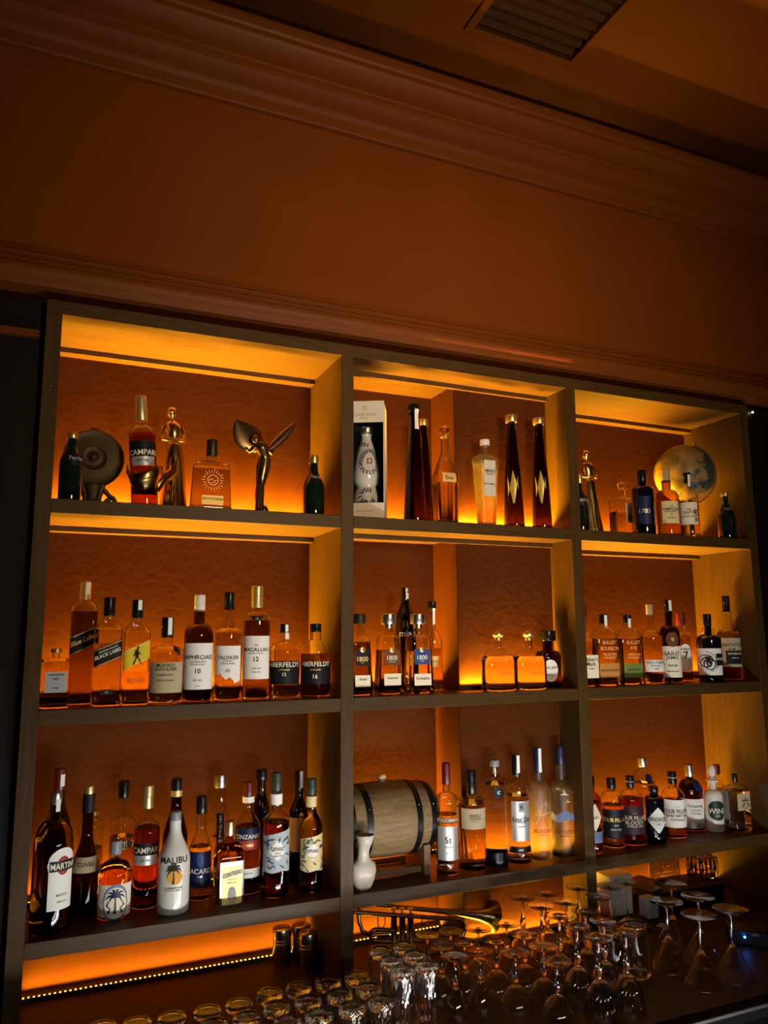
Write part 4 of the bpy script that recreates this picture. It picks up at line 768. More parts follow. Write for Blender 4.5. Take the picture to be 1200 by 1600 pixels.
 ('syrup_liqueur_bottle', 'syrup bottle with pale blue floral label and green cap', 0.5626, 0.0851, -0.474, 0.2903, 0.0665, 1.0, 'o', 's', 1.0, 0.613, 0.701, 0.845, 0.404, 0.394, 'clear', 'rosered', 0.592, 'greencap', [(0.209, 0.549, 1.25, 'palebluepaper', 'slant2', -0.184, []), (0.292, 0.474, 0.62, 'whitepaper', 'diamond', -0.134, [('GIFFARD', 0.394, 0.0117, 'ink'), ('CREME DE CASSIS', 0.34, 0.0037, 'ink'), ('LIQUEUR', 0.361, 0.0037, 'ink')]), (0.739, 0.826, 3.0, 'whitepaper', 'rect', 0, [])], {'leafy': 1}),
 ('wine_bottle', 'dark wine bottle with orange label between the two floral label bottles', 0.6481, 0.165, -0.474, 0.277, 0.0538, 1.0, 'o', 's', 1.0, 0.615, 0.773, 0.81, 0.4, 0.439, 'black', None, None, 'black', [(0.282, 0.586, 1.2, 'orangepaper', 'rect', -0.312, [])], {'strip': (0.845, 1.009)}),
 ('syrup_liqueur_bottle', 'syrup bottle with pale yellow floral label beside the first divider', 0.6554, 0.0859, -0.474, 0.2685, 0.0572, 1.0, 'o', 's', 1.0, 0.557, 0.726, 0.854, 0.424, 0.447, 'clear', 'rum', 0.722, 'greencap', [(0.187, 0.519, 1.25, 'yellowcream', 'slant2', -0.226, []), (0.283, 0.448, 0.62, 'whitepaper', 'diamond', -0.176, [('GIFFARD', 0.368, 0.01, 'ink'), ('LIQUEUR', 0.309, 0.0038, 'ink')]), (0.746, 0.842, 3.0, 'yellowcream', 'rect', 0, [])], {'leafy': 1}),
 ('vodka_bottle', 'clear vodka bottle with red capsule and silver foil label beside the barrel', 1.0343, 0.063, -0.474, 0.2849, 0.061, 1.0, 'o', 'r', 1.0, 0.644, 0.729, 0.802, 0.353, 0.388, 'clear', 'clear', 0.532, 'redcap', [(0.135, 0.437, 1.05, 'silverpaper', 'rect', -0.391, [('St', 0.318, 0.0201, 'ink'), ('VODKA', 0.253, 0.0047, 'ink'), ('40% 1L', 0.2, 0.004, 'ink')]), (0.466, 0.514, 1.15, 'brownlabel', 'rect', -0.391, [('STOLICHNAYA', 0.494, 0.0101, 'cream')])], {}),
 ('vodka_bottle', 'fluted clear vodka bottle with cream label and tall black cap', 1.119, 0.0752, -0.474, 0.2577, 0.0748, 1.0, 'o', 'r', 1.0, 0.688, 0.722, 0.757, 0.361, 0.371, 'clear', 'gold', 0.661, 'black', [(0.419, 0.627, 1.1, 'parchment', 'rect', -0.272, [('HAKU', 0.557, 0.0103, 'ink'), ('VODKA', 0.526, 0.0082, 'ink'), ('JAPANESE CRAFT', 0.493, 0.0034, 'ink')])], {'flutes': (0.114, 0.379)}),
 ('vodka_bottle', 'tall straight clear vodka bottle with round seal and dark base', 1.1898, 0.066, -0.474, 0.2818, 0.0617, 1.0, 'o', 'r', 1.0, 0.804, 0.842, 0.938, 0.429, 0.452, 'clear', 'clear', 0.772, 'greycap', [(0.646, 0.753, 0.55, 'blacklabel', 'oval', -0.2, [('C', 0.703, 0.0104, 'silver')]), (0.534, 0.621, 1.0, 'none', 'rect', -0.2, [('CIROC', 0.584, 0.0153, 'brownink')])], {'darkbase': 0.139}),
 ('vodka_bottle', 'clear round-shouldered vodka bottle with white label and striped band', 1.2675, 0.0742, -0.474, 0.2894, 0.0678, 1.0, 'o', 'r', 1.0, 0.669, 0.77, 0.814, 0.341, 0.374, 'clear', 'clear', 0.622, 'black', [(0.211, 0.578, 0.85, 'silverpaper', 'rect', -0.226, [('Ketel One', 0.412, 0.0176, 'ink'), ('VODKA', 0.384, 0.0063, 'ink'), ('DISTILLED', 0.345, 0.0042, 'ink')]), (0.48, 0.566, 0.3, 'greypaper', 'rect', -0.176, [('K', 0.523, 0.0141, 'ink')]), (0.102, 0.162, 1.2, 'blacklabel', 'rect', -0.376, [('1691', 0.132, 0.0071, 'silver')])], {'strip': (0.833, 1.009)}),
 ('frosted_vodka_bottle', 'frosted vodka bottle with etched bare tree and tall white and navy cap', 1.3416, 0.073, -0.474, 0.3042, 0.064, 1.0, 'o', 'r', 1.0, 0.605, 0.702, 0.775, 0.4, 0.4, 'frost', 'clear', 0.398, 'navycap', [(0.222, 0.286, 0.95, 'none', 'rect', -0.303, [('BELVEDERE', 0.263, 0.0122, 'brownink'), ('VODKA', 0.228, 0.0057, 'brownink')]), (0.052, 0.093, 0.8, 'none', 'rect', -0.303, [('POLAND 1910', 0.084, 0.0043, 'brownink')])], {'strip': (0.78, 1.008), 'tree': 1}),
 ('frosted_vodka_bottle', 'frosted vodka bottle with flying goose picture and navy cap', 1.4219, 0.0751, -0.474, 0.304, 0.0697, 1.0, 'o', 'r', 1.0, 0.57, 0.694, 0.824, 0.404, 0.35, 'frost', 'clear', 0.591, 'navycap', [(0.172, 0.255, 1.1, 'none', 'rect', -0.429, [('GREY GOOSE', 0.231, 0.0131, 'brownink'), ('VODKA', 0.195, 0.008, 'brownink')]), (0.315, 0.435, 1.1, 'bluepaper', 'hills', -0.529, [])], {'goose': 1}),
 ('gin_bottle', 'bottle with cream pointed label showing beside the second divider', 1.5156, 0.06, -0.474, 0.2142, 0.0572, 1.0, 'o', 'r', 1.0, 0.68, 0.785, 0.891, 0.4, 0.432, 'amber', 'rum', 0.663, 'black', [(0.292, 0.663, 0.8, 'cream', 'diamond', -0.313, [('GIN', 0.477, 0.0106, 'ink')]), (0.148, 0.292, 1.0, 'bluepaper', 'rect', -0.363, [])], {}),
 ('gin_bottle', 'short gin bottle with black label and gold lettering', 1.6168, 0.0904, -0.474, 0.1964, 0.0691, 1.0, 'o', 'r', 1.0, 0.669, 0.811, 0.847, 0.324, 0.405, 'clear', 'orange', 0.609, 'black', [(0.148, 0.563, 1.25, 'blacklabel', 'rect', -0.387, [('FOUR PILLARS', 0.412, 0.0136, 'goldink'), ('GIN', 0.332, 0.0073, 'cream'), ('RARE DRY', 0.274, 0.0064, 'cream')]), (0.877, 0.959, 3.0, 'cap_grey', 'rect', 0, [])], {}),
 ('gin_bottle', 'short dark red gin bottle with maroon label and striped neck band', 1.6878, 0.088, -0.474, 0.198, 0.0731, 1.0, 'o', 'r', 1.0, 0.659, 0.801, 0.825, 0.308, 0.346, 'clear', 'shiraz', 0.669, 'black', [(0.165, 0.588, 1.25, 'maroon', 'rect', -0.408, [('FOUR PILLARS', 0.409, 0.0147, 'cream'), ('BLOODY', 0.34, 0.0129, 'cream'), ('SHIRAZ GIN', 0.287, 0.0083, 'cream'), ('• • •', 0.476, 0.0064, 'cream')]), (0.861, 0.939, 3.0, 'silverpaper', 'rect', 0, [])], {}),
 ('dome_gin_bottle', 'golden domed gin bottle with silver cap behind the black diamond label bottle', 1.8301, 0.19, -0.474, 0.2301, 0.0742, 1.0, 'o', 'r', 1.0, 0.608, 0.837, 0.87, 0.347, 0.427, 'clear', 'gold', 0.658, 'steelcap', [(0.658, 0.787, 0.4, 'navy', 'oval', -0.123, [])], {}),
 ('black_gin_bottle', 'black apothecary gin bottle with white diamond label', 1.764, 0.072, -0.474, 0.1631, 0.0616, 1.0, 'o', 'r', 1.0, 0.748, 0.835, 0.893, 0.424, 0.47, 'black', None, None, 'black', [(0.188, 0.655, 1.15, 'whitepaper', 'diamond', -0.384, [("HENDRICK'S", 0.437, 0.0148, 'ink'), ('GIN', 0.352, 0.0065, 'ink')])], {}),
 ('gin_bottle', 'short pale gin bottle with white label and striped neck band', 1.8653, 0.0964, -0.474, 0.1962, 0.0712, 1.0, 'o', 'r', 1.0, 0.604, 0.752, 0.814, 0.36, 0.4, 'clear', 'orange', 0.565, 'black', [(0.168, 0.589, 1.2, 'whitepaper', 'rect', -0.455, [('FOUR PILLARS', 0.415, 0.0152, 'ink'), ('RARE DRY GIN', 0.348, 0.0095, 'ink'), ('AUSTRALIA', 0.288, 0.0076, 'ink'), ('• • •', 0.488, 0.0067, 'ink')]), (0.857, 0.95, 3.0, 'silverpaper', 'rect', 0, [])], {}),
 ('dome_gin_bottle', 'dark ribbed gin bottle with silver cap and white label', 1.9831, 0.1422, -0.474, 0.2046, 0.0757, 1.0, 'o', 'r', 1.0, 0.614, 0.773, 0.81, 0.323, 0.387, 'brown', 'darkrum', 0.646, 'steelcap', [(0.131, 0.49, 1.1, 'whitepaper', 'rect', -0.424, [('Tanqueray', 0.382, 0.0138, 'ink'), ('LONDON', 0.322, 0.0069, 'ink'), ('DRY GIN', 0.274, 0.0069, 'ink')]), (0.048, 0.131, 1.1, 'silverpaper', 'rect', -0.424, []), (0.598, 0.767, 0.45, 'navy', 'oval', -0.024, [])], {}),
 ('white_ceramic_bottle', 'white bottle with dark green label and round stopper', 2.0349, 0.097, -0.474, 0.2059, 0.0586, 1.0, 'o', 'r', 1.0, 0.518, 0.626, 0.791, 0.377, 0.426, 'whiteglass', None, None, 'roundcork', [(0.178, 0.473, 1.05, 'greenlabel', 'oval', -0.448, [('WINE', 0.319, 0.0196, 'cream'), ('GIN', 0.248, 0.0069, 'cream')])], {}),
 ('red_capped_bottle', 'clear bottle with dark red cap behind the white bottle', 2.1265, 0.165, -0.474, 0.19, 0.0532, 1.0, 'o', 's', 1.0, 0.58, 0.798, 0.839, 0.28, 0.467, 'clear', 'orange', 0.578, 'redcap', [], {}),
 ('square_gin_bottle', 'faceted square gin bottle with paper label and brush character', 2.1005, 0.066, -0.474, 0.1773, 0.0722, 0.85, 'b', 'r', 1.0, 0.727, 0.825, 0.853, 0.195, 0.241, 'clear', 'clear', 0.702, 'black', [(0.385, 0.674, 0.95, 'parchment', 'rect', 0.2, [('六', 0.523, 0.0392, 'ink'), ('GIN', 0.426, 0.0059, 'ink')])], {}),
 ('square_gin_bottle', 'tall square clear bottle with copper cap at the end of the lowest shelf', 2.229, 0.17, -0.474, 0.221, 0.0764, 0.8, 'b', 'r', 1.0, 0.732, 0.779, 0.791, 0.271, 0.306, 'clear', 'rum', 0.671, 'coppercap', [(0.378, 0.647, 0.75, 'parchment', 'rect', 0.2, [])], {}),
]
for row in BOTTLES: bottle(row)

# ------------------------------------------------------------------ ornaments on the top shelf
def flat_text(m, s, x, z, h, y, mi, maxw=None):
    vs, fs = text_mesh(s); w = (max(p[0] for p in vs)-min(p[0] for p in vs))*h
    k = min(1, maxw/w) if maxw else 1
    m.add([(x+p[0]*h*k, y, z+p[1]*h) for p in vs], fs, mi, False)

def lady(label, loc, H, rz=0, scarf=None):
    T = thing('lady_statue', label, 'statue', loc, rz)
    m = MB(); n = 40
    R = [(0, .125, .115, 0), (.02, .13, .118, 0), (.10, .115, .105, 0), (.22, .098, .09, 0), (.36, .088, .082, .0), (.48, .083, .074, -.005), (.56, .078, .070, -.01),
         (.63, .066, .058, -.015), (.68, .052, .046, -.02), (.73, .060, .055, -.022), (.78, .072, .060, -.026), (.815, .078, .050, -.03), (.84, .060, .042, -.034),
         (.855, .030, .028, -.037), (.875, .022, .022, -.04), (.893, .024, .026, -.042), (.91, .040, .044, -.046), (.94, .048, .052, -.048), (.965, .045, .048, -.046), (.985, .03, .03, -.044), (.995, .008, .008, -.044)]
    rings = []
    for (h, a, b, dx) in R:
        ring = []
        for j in range(n):
            t = 2*pi*j/n; f = 1+(.10*sin(7*t+5*h)*(1-h/.62) if h < .62 else 0)
            ring.append(((dx+a*f*cos(t))*H, b*f*sin(t)*H, h*H))
        rings.append(ring)
    m.loft(rings, True, True, True)
    m.ball((-.046*H-.01*H, -.052*H, .932*H), .011*H, 8, 6, sc=(.7, 1.2, 1))                       # nose
    m.ball((-.03*H, .035*H, .965*H), .034*H, 14, 8)                                               # hair gathered behind
    for sx in (-1, 1):                                                                            # arms folded to the clasped hands
        m.tube([((-.03+sx*.075)*H, 0, .805*H), ((-.03+sx*.098)*H, -.018*H, .74*H), ((-.03+sx*.09)*H, -.045*H, .675*H), ((-.025+sx*.045)*H, -.075*H, .665*H), ((-.02+sx*.008)*H, -.088*H, .675*H)],
               [.022*H, .021*H, .019*H, .015*H, .013*H], 10)
    build('figure', m, 'gold_statue', T, angle=70)
    if scarf:
        cx, cy, r, zlo, zhi = scarf; m = MB(); rows = []; N = 30
        for k in range(9):
            q = k/8; ring = []
            for i in range(N+1):
                a = radians(-200+235*i/N); e = i/N
                top = zhi+.014*cos(2*(a+.5))-.006*e; lo = zlo+.012*abs(e-.45)
                z_ = lo+(top-lo)*q; rr = r*(.62+.38*min(1, q*1.5))+.004*q
                rr += .0012*sin(k*2.2+3*e)
                ring.append((cx+rr*cos(a)*1.02, cy+rr*sin(a), z_))
            rows.append(ring)
        m.loft(rows, False)
        m.tube([rows[3][-1], (cx+r*1.15, cy+.012, zlo+.05), (-.03*H, -.05*H, .36*H), (-.012*H, -.06*H, .5*H)], [.014, .014, .016, .012], 12)
        o = build('draped_gown', m, 'gold_statue', T, angle=70)
        s = o.modifiers.new('thickness', 'SOLIDIFY'); s.thickness = 0.0022
    return T
lady('gold statue of a lady whose draped gown holds a leaning red bottle', (0.292, 0.140, S1), 0.285, 0.0, (-0.082, -0.058, 0.0385, 0.030, 0.098))
lady('slender gold lady statue partly behind the second divider', (1.632, 0.140, S1), 0.290)

# winged figure
T = thing('winged_figure', 'dark bronze winged figure leaning forward on a small rocky base', 'statue', (0.516, 0.115, S1))
m = MB()
m.ball((0, 0, .006), .022, 18, 8, sc=(1.1, 1, .45)); m.ball((.008, .002, .018), .014, 14, 8, sc=(1, 1, 1.1))
m.tube([(-.002, 0, .006), (-.003, 0, .03), (-.004, 0, .06), (-.002, .002, .085), (.002, .003, .112), (.006, .003, .138), (.009, .001, .158), (.005, -.003, .174), (-.003, -.008, .187), (-.011, -.012, .196), (-.015, -.014, .200)],
       [.016, .011, .0125, .0115, .016, .020, .0175, .015, .0185, .013, .006], 18)
m.ball((-.022, -.018, .207), .0105, 16, 10, sc=(1, 1.05, 1.15)); m.ball((-.018, -.010, .211), .0085, 12, 8); m.ball((-.026, -.028, .206), .002, 6, 5)
for sx in (-1, 1):
    m.tube([(-.004+sx*.016, -.008, .189), (-.004+sx*.030, -.002, .176), (-.004+sx*.040, .008, .190), (-.004+sx*.040, .014, .204)], [.006, .0052, .0045, .003], 8)
m.tube([(-.004, -.012, .10), (-.010, -.014, .06), (-.012, -.014, .02)], [.004, .006, .008], 8)
build('figure', m, 'bronze_dark', T, angle=70)
for (x0, z0, x1, z1, wd, yaw) in ((-.002, .180, -.072, .262, .040, 6), (.010, .178, .100, .276, .015, -20)):
    m = MB(); L = sqrt((x1-x0)**2+(z1-z0)**2); rings = []
    for i in range(15):
        q = i/14; w_ = wd*(sin(pi*min(1, q*.93+.05))**.8)*(1 if q > .15 else .6+2.6*q); ring = []
        for j in range(20):
            a = 2*pi*j/20; ring.append((w_*cos(a), .0022*sin(a)+.006*(w_/wd)*cos(a)**2, L*q))
        rings.append(ring)
    m.loft(rings, True, True, True)
    an = math.atan2(x1-x0, z1-z0)
    m.xform(Matrix.Translation((x0, .004, z0)) @ Matrix.Rotation(an, 4, 'Y') @ Matrix.Rotation(radians(yaw), 4, 'Z'))
    build('wing', m, 'bronze_dark', T, angle=70)

# round brass disc on scrolled feet
T = thing('round_brass_disc', 'round dark brass disc with raised centre rings on a scrolled foot', 'ornament', (0.094, 0.150, S1))
m = MB(); r = .074
prof = [(.001, -.016), (.005, -.016), (.007, -.013), (.020, -.011), (.026, -.0125), (.029, -.0135), (.031, -.010), (.050, -.009), (.064, -.0075), (.069, -.009), (.073, -.006), (r, 0), (.072, .006), (.05, .009), (.001, .010)]
m.lathe([(a, -b) for a, b in prof], 56, axis='y', c=(0, 0, .131)); build('disc', m, 'brass_dark', T, angle=50)
m = MB(); m.ball((0, 0, .206), .007, 14, 8, sc=(1.6, .8, .7)); build('top_knob', m, 'brass_dark', T)
m = MB(); m.box(-.040, .050, -.016, .016, 0, .006); build('foot_plate', m, 'brass_dark', T, bevel=.002)
m = MB(); m.lathe([(.028, .0062), (.026, .012), (.017, .022), (.015, .034), (.020, .048), (.026, .060), (.024, .066)], 28); m.v = [(p[0], p[1]*.5, p[2]) for p in m.v]; build('pedestal', m, 'brass_dark', T)
for sx in (-1, 1):
    m = MB(); pts = [(sx*(.022+.0), 0, .058)]
    for i in range(16):
        a = pi/2-2*pi*1.1*i/15; rr = .015-.009*i/15; pts.append((sx*(.042+rr*cos(a)), 0, .021+rr*sin(a)))
    m.tube(pts, [.006]*len(pts), 10); m.tube([(sx*.012, 0, .006), (sx*.016, 0, .03), (sx*.024, 0, .066)], [.01, .007, .008], 10); build('scroll_foot', m, 'brass_dark', T)

# boxed ceramic tequila
T = thing('bottle_carton', 'tall cream carton with a window showing a painted ceramic bottle', 'box', (0.8125, 0.0925, S1), radians(-28))
w = .054; Hh = .333; m = MB(); t = .002; zw0, zw1, xw0, xw1 = .045, .272, -.041, .0525
m.box(-w, w, -w, -w+t, 0, zw0, 0); m.box(-w, w, -w, -w+t, zw1, Hh, 0); m.box(-w, xw0, -w, -w+t, zw0, zw1, 0); m.box(xw1, w, -w, -w+t, zw0, zw1, 0)
m.box(-w, -w+t, -w+t, w, 0, Hh, 0); m.box(w-t, w, -w+t, w, 0, Hh, 0); m.box(-w, w, w-t, w, 0, Hh, 0); m.box(-w+t, w-t, -w+t, w-t, 0, t, 0); m.box(-w+t, w-t, -w+t, w-t, Hh-t, Hh, 0)
yy = -w-.0006
flat_text(m, 'CLASE AZUL', 0, .294, .0085, yy, 1, .092); flat_text(m, 'MEXICO', 0, .284, .004, yy, 1); flat_text(m, 'TEQUILA REPOSADO', .0, .022, .0045, yy, 1); flat_text(m, '750 ml', .0, .013, .003, yy, 1)
for k, (dx, dz) in enumerate(((0, 0),)):
    for a in ((-.006, .006, -.006, -.005), (-.006, .006, .005, .006), (-.006, -.005, -.006, .006), (.005, .006, -.006, .006), (-.0025, .0025, -.0025, .0025)): m.box(a[0], a[1], yy, yy+.0003, .314+a[2], .314+a[3], 1)
build('carton', m, ['carton', 'greypaper'], T)
m = MB(); m.box(-w+.0025, w-.0025, w-.004, w-.0025, .003, Hh-.003); m.box(-w+.0025, -w+.004, -w+.004, w-.004, .003, Hh-.003); m.box(w-.004, w-.0025, -w+.004, w-.004, .003, Hh-.003); m.box(-w+.004, w-.004, -w+.004, w-.004, .0025, .040)
build('inner_tray', m, 'carton_dark', T)
m = MB(); m.box(xw0-.002, xw1+.001, -w+.0022, -w+.0026, zw0-.002, zw1+.002); build('window_film', m, 'film', T)
CB = thing('ceramic_bottle', 'white ceramic bottle with dark leaf garlands inside the cream carton', 'bottle', (0.8125, 0.0925, S1+.041), radians(-28))
m = MB(); prof = [(.028, 0), (.037, .006), (.0385, .02), (.036, .036), (.031, .050), (.0285, .056), (.033, .064), (.037, .080), (.0375, .098), (.034, .125), (.028, .152), (.022, .172), (.017, .186), (.0145, .194), (.0142, .205), (.017, .212), (.013, .214)]
m.lathe(prof, 40); build('ceramic_body', m, 'white_glaze', CB, angle=60)
class CBody:
    kd = 1; box = False
    rows = [(z, r, 0) for r, z in prof]
    at = Body.at
    def on(s, x, z, off=.0006):
        r, q = Body.at(s, z); ph = x/max(r, 1e-4); return ((r+off)*sin(ph), -(r+off)*cos(ph), z)
Bc = CBody(); L = []
def garland(pts):
    for i in range(len(pts)-1):
        a, b = Vector(pts[i]), Vector(pts[i+1]); d = (b-a); k = max(1, int(d.length/.0065)); d.normalize(); nn = Vector((-d.y, d.x))
        for j in range(k):
            p = a+(b-a)*(j/k)
            for s_ in (-1, 1):
                e = p+d*.0045+nn*s_*.0062; L.append(([(p.x, p.y), ((p.x+e.x)/2, (p.y+e.y)/2), (e.x, e.y)], [.0006, .0046, .0006]))
garland([(.012+.026*cos(a)*(1-.25*sin(a)), .125+.034*sin(a)) for a in [radians(90+i*36) for i in range(11)]])
garland([(-.012, .177), (.012, .172)]); garland([(-.034, .14), (-.036, .10)]); garland([(.006+.022*cos(a), .026+.018*sin(a)) for a in [radians(60+i*40) for i in range(8)]]); garland([(-.03, .006), (.03, .008)])
m = MB(); strokes(m, Bc, L, .0007, 0); build('leaf_garland', m, 'cobalt', CB, angle=60)
m = MB(); strokes(m, Bc, [([(.012, .118), (.012, .134)], [.014, .014])], .0008, 0); build('crest', m, 'redlabel', CB, angle=60)
m = MB(); m.lathe([(.016, .208), (.020, .212), (.021, .224), (.016, .230), (.010, .231)], 28); build('stopper', m, 'steel', CB)

# globe
gx, gy, gz, gr = 2.040, 0.135, 0.712, 0.101
T = thing('globe', 'desk globe of ochre lands and dark green seas in a metal arc', 'globe', (gx, gy, S1))
hz = gz-S1
m = MB(); m.ball((0, 0, 0), gr, 48, 28); m.xform(Matrix.Translation((0, 0, hz)) @ Matrix.Rotation(radians(23), 4, (0.4, 0.91, 0))); build('globe_ball', m, 'globe_map', T)
e1 = Vector((.915, -.404, 0)); m = MB()
pts = [Vector((0, 0, hz))+(e1*cos(a)+Vector((0, 0, 1))*sin(a))*(gr+.010) for a in [radians(68-i*172/40) for i in range(41)]]
rings = []
for p in pts:
    d = (p-Vector((0, 0, hz))).normalized(); s_ = Vector((0.404, .915, 0)); rings.append([tuple(p+d*a+s_*b) for a, b in ((-.003, -.006), (.003, -.006), (.003, .006), (-.003, .006))])
m.loft(rings, True, True, True, smooth=False); build('meridian_arc', m, 'brass', T)
m = MB(); d = (e1*cos(radians(68))+Vector((0, 0, 1))*sin(radians(68))); m.tube([Vector((0, 0, hz))+d*(gr-.002), Vector((0, 0, hz))+d*(gr+.02)], .005, 12); build('axis_pin', m, 'brass', T)
m = MB(); m.lathe([(.055, 0), (.055, .008), (.048, .014), (.02, .020), (.009, .03), (.009, .10), (.012, .115), (.006, hz-gr-.008)], 32); build('stand', m, 'cap_dark', T)

# ------------------------------------------------------------------ barrel and bust on the lowest shelf
T = thing('oak_barrel', 'small pale oak barrel with black hoops lying on a wooden cradle', 'barrel', (0.880, 0.150, S3))
bzc = .137; m = MB(); xh = .136
def br_(x): return .0975-.013*(x/xh)**2
prof = [(br_(-xh)-.012, -xh+.012), (br_(-xh)-.010, -xh), (br_(-xh), -xh)]+[(br_(xh*(-1+2*i/16)), xh*(-1+2*i/16)) for i in range(1, 16)]+[(br_(xh), xh), (br_(xh)-.010, xh), (br_(xh)-.012, xh-.012)]
m.lathe(prof, 56, axis='x', c=(0, 0, bzc), mod=lambda a, z: 1-.004*(abs(((a*18/(2*pi)) % 1)-.5) > .46)); build('staves', m, 'barrel_wood', T, angle=50)
for x in (-.118, -.072, .072, .118):
    m = MB(); m.lathe([(br_(x-.0085)+.0004, x-.0085), (br_(x-.0085)+.0018, x-.0085), (br_(x+.0085)+.0018, x+.0085), (br_(x+.0085)+.0004, x+.0085)], 56, axis='x', c=(0, 0, bzc), cap0=False, cap1=False); h_ = build('hoop', m, 'black_iron', T, angle=50)
    m = MB(); a = radians(200); rr = br_(x)+.002; m.ball((x, -rr*cos(radians(28)), bzc+rr*sin(radians(28))), .0022, 8, 6); build('rivet', m, 'steel', h_)
m = MB(); m.lathe([(.010, bzc+.094), (.0105, bzc+.100)], 20); m.ball((0, 0, bzc+.108), .012, 18, 10, sc=(1.05, 1.05, .9)); build('bung', m, 'cork', T)
T2 = thing('barrel_cradle', 'low brown wooden cradle under the oak barrel', 'stand', (0.880, 0.150, S3))
for x in (-.098, .098):
    m = MB(); N = 14; vs = []
    for i in range(N+1):
        q = -1+2*i/N; y = .078*q; top = bzc-sqrt(max(1e-6, (br_(x)+.0025)**2-y*y)) if abs(y) < br_(x) else bzc
        vs.append((y, min(top, .075)))
    rings = [[(x+dx, y, z) for y, z in vs]+[(x+dx, .078, 0), (x+dx, -.078, 0)] for dx in (-.009, .009)]
    m.loft(rings, True, True, True, smooth=False); build('saddle', m, 'stand_wood', T2)
for y in (-.052, .052):
    m = MB(); m.box(-.0885, .0885, y-.008, y+.008, .004, .020); build('rail', m, 'stand_wood', T2, bevel=.001)

T = thing('ceramic_bust', 'small matt white ceramic bust vase with open top beside the barrel', 'bust', (0.7755, 0.030, S3))
m = MB(); R = [(0, .012, .010, 0, 0), (.02, .0175, .013, 0, 0), (.08, .023, .016, 0, 0), (.2, .029, .018, 0, -.001), (.32, .0325, .019, 0, -.001), (.41, .0335, .018, 0, 0), (.465, .0315, .016, 0, 0), (.5, .026, .0145, 0, .001), (.535, .0200, .0135, 0, .001), (.58, .0162, .0128, 0, .001), (.66, .0145, .0122, 0, 0),
               (.74, .0148, .0128, .001, -.001), (.80, .0165, .0152, .002, -.003), (.86, .019, .0185, .003, -.004), (.93, .0212, .0202, .0035, -.004), (1.0, .0235, .0202, .0035, -.003), (.985, .0215, .0182, .0035, -.003), (.90, .014, .012, .003, -.003)]
rings = []
for h, a, b, dx, dy in R:
    ring = []
    for j in range(44):
        t = 2*pi*j/44; f = 1.0
        if h < .45: f += .05*cos(2*t)*(.45-h) - .30*max(0, cos(t+pi/2))**8*(h < .3)*(.3-h)/.3 - .07*max(0, cos(t+pi/2))**20*(h < .44)
        if .15 < h < .42: f += .07*(max(0, cos(t-radians(235)))**4+max(0, cos(t-radians(305)))**4)*sin(pi*(h-.15)/.27)
        ring.append((dx+a*f*cos(t), dy+b*f*sin(t)*1.05, h*.131))
    rings.append(ring)
m.loft(rings, True, True, True)
m.ball((.0035, -.0225, .125), .0035, 10, 8, sc=(.8, 1, 1.3)); m.ball((.0035, -.0222, .1165), .004, 10, 6, sc=(1.2, .6, .35)); m.ball((.0035, -.0218, .1140), .0038, 10, 6, sc=(1, .6, .4)); m.ball((.0035, -.020, .108), .0045, 10, 6, sc=(1.1, .7, .8))
build('bust_body', m, 'ceramic', T, angle=70)

# ------------------------------------------------------------------ on the counter behind the glasses
for i, (x, y, d) in enumerate(((.620, .212, 'steel shaker canister nearest the end of the lit strip'), (.672, .2115, 'steel shaker canister behind the other two at the divider'), (.6735, .155, 'steel shaker canister in front, closest to the glasses'))):
    T = thing('shaker_canister', d, 'shaker', (x, y, S4), 0, 'steel shaker canisters')
    m = MB(); m.lathe([(.0235, 0), (.0245, .002), (.0245, .052), (.0235, .053), (.0235, .055), (.0245, .056), (.0245, .060), (.0235, .061), (.0235, .063), (.0245, .064), (.0245, .069)], 36); build('canister_body', m, 'shaker_steel', T)
    m = MB(); m.lathe([(.0252, .0665), (.0255, .068), (.0255, .082), (.0245, .086), (.021, .0885), (.001, .0895)], 36); build('lid', m, 'shaker_steel', T)

# trumpet on a low stand
T = thing('trumpet', 'old brass trumpet with three valves propped behind the glasses', 'trumpet', (0.950, 0.060, S4))
def tp(x, z, y=0.0): return (x-.950, y, z-S4)
def tubing(name, pts, r, n=12, mat='brass_dark2'):
    m = MB(); m.tube(pts, r, n); return build(name, m, mat, T, angle=60)
def arc(cx, cz, r, a0, a1, k, y=0.0): return [tp(cx+r*cos(radians(a0+(a1-a0)*i/k)), cz+r*sin(radians(a0+(a1-a0)*i/k)), y) for i in range(k+1)]
tubing('leadpipe', [tp(.745, -.531), tp(.90, -.562), tp(1.058, -.593)]+arc(1.056, -.6185, .0245, 78, -95, 10)+[tp(.96, -.632), tp(.925, -.626)], .0055)
m = MB(); m.lathe([(.002, 0), (.0065, .002), (.0082, .008), (.0075, .015), (.0045, .024), (.0042, .05)], 16, axis='x'); m.xform(Matrix.Translation(tp(.7395, -.5299)) @ Matrix.Rotation(radians(11), 4, 'Y')); build('mouthpiece', m, 'brass_dark2', T)
bell = [(.815, -.528, .0055), (.90, -.549, .006), (.98, -.566, .0065), (1.05, -.581, .008), (1.10, -.592, .0105), (1.14, -.601, .0145), (1.162, -.606, .020), (1.176, -.609, .0275), (1.184, -.611, .036), (1.187, -.6118, .041)]
m = MB(); m.tube([tp(a, b, .026) for a, b, c in bell], [c for a, b, c in bell], 28)
bo = build('bell', m, 'brass_dark2', T, angle=60)
tubing('back_bow', [tp(.815, -.528, .026), tp(.797, -.527, .026), tp(.784, -.540, .022), tp(.782, -.565, .016), tp(.79, -.588, .012), tp(.81, -.598, .008), tp(.86, -.602, .004)], .0055)
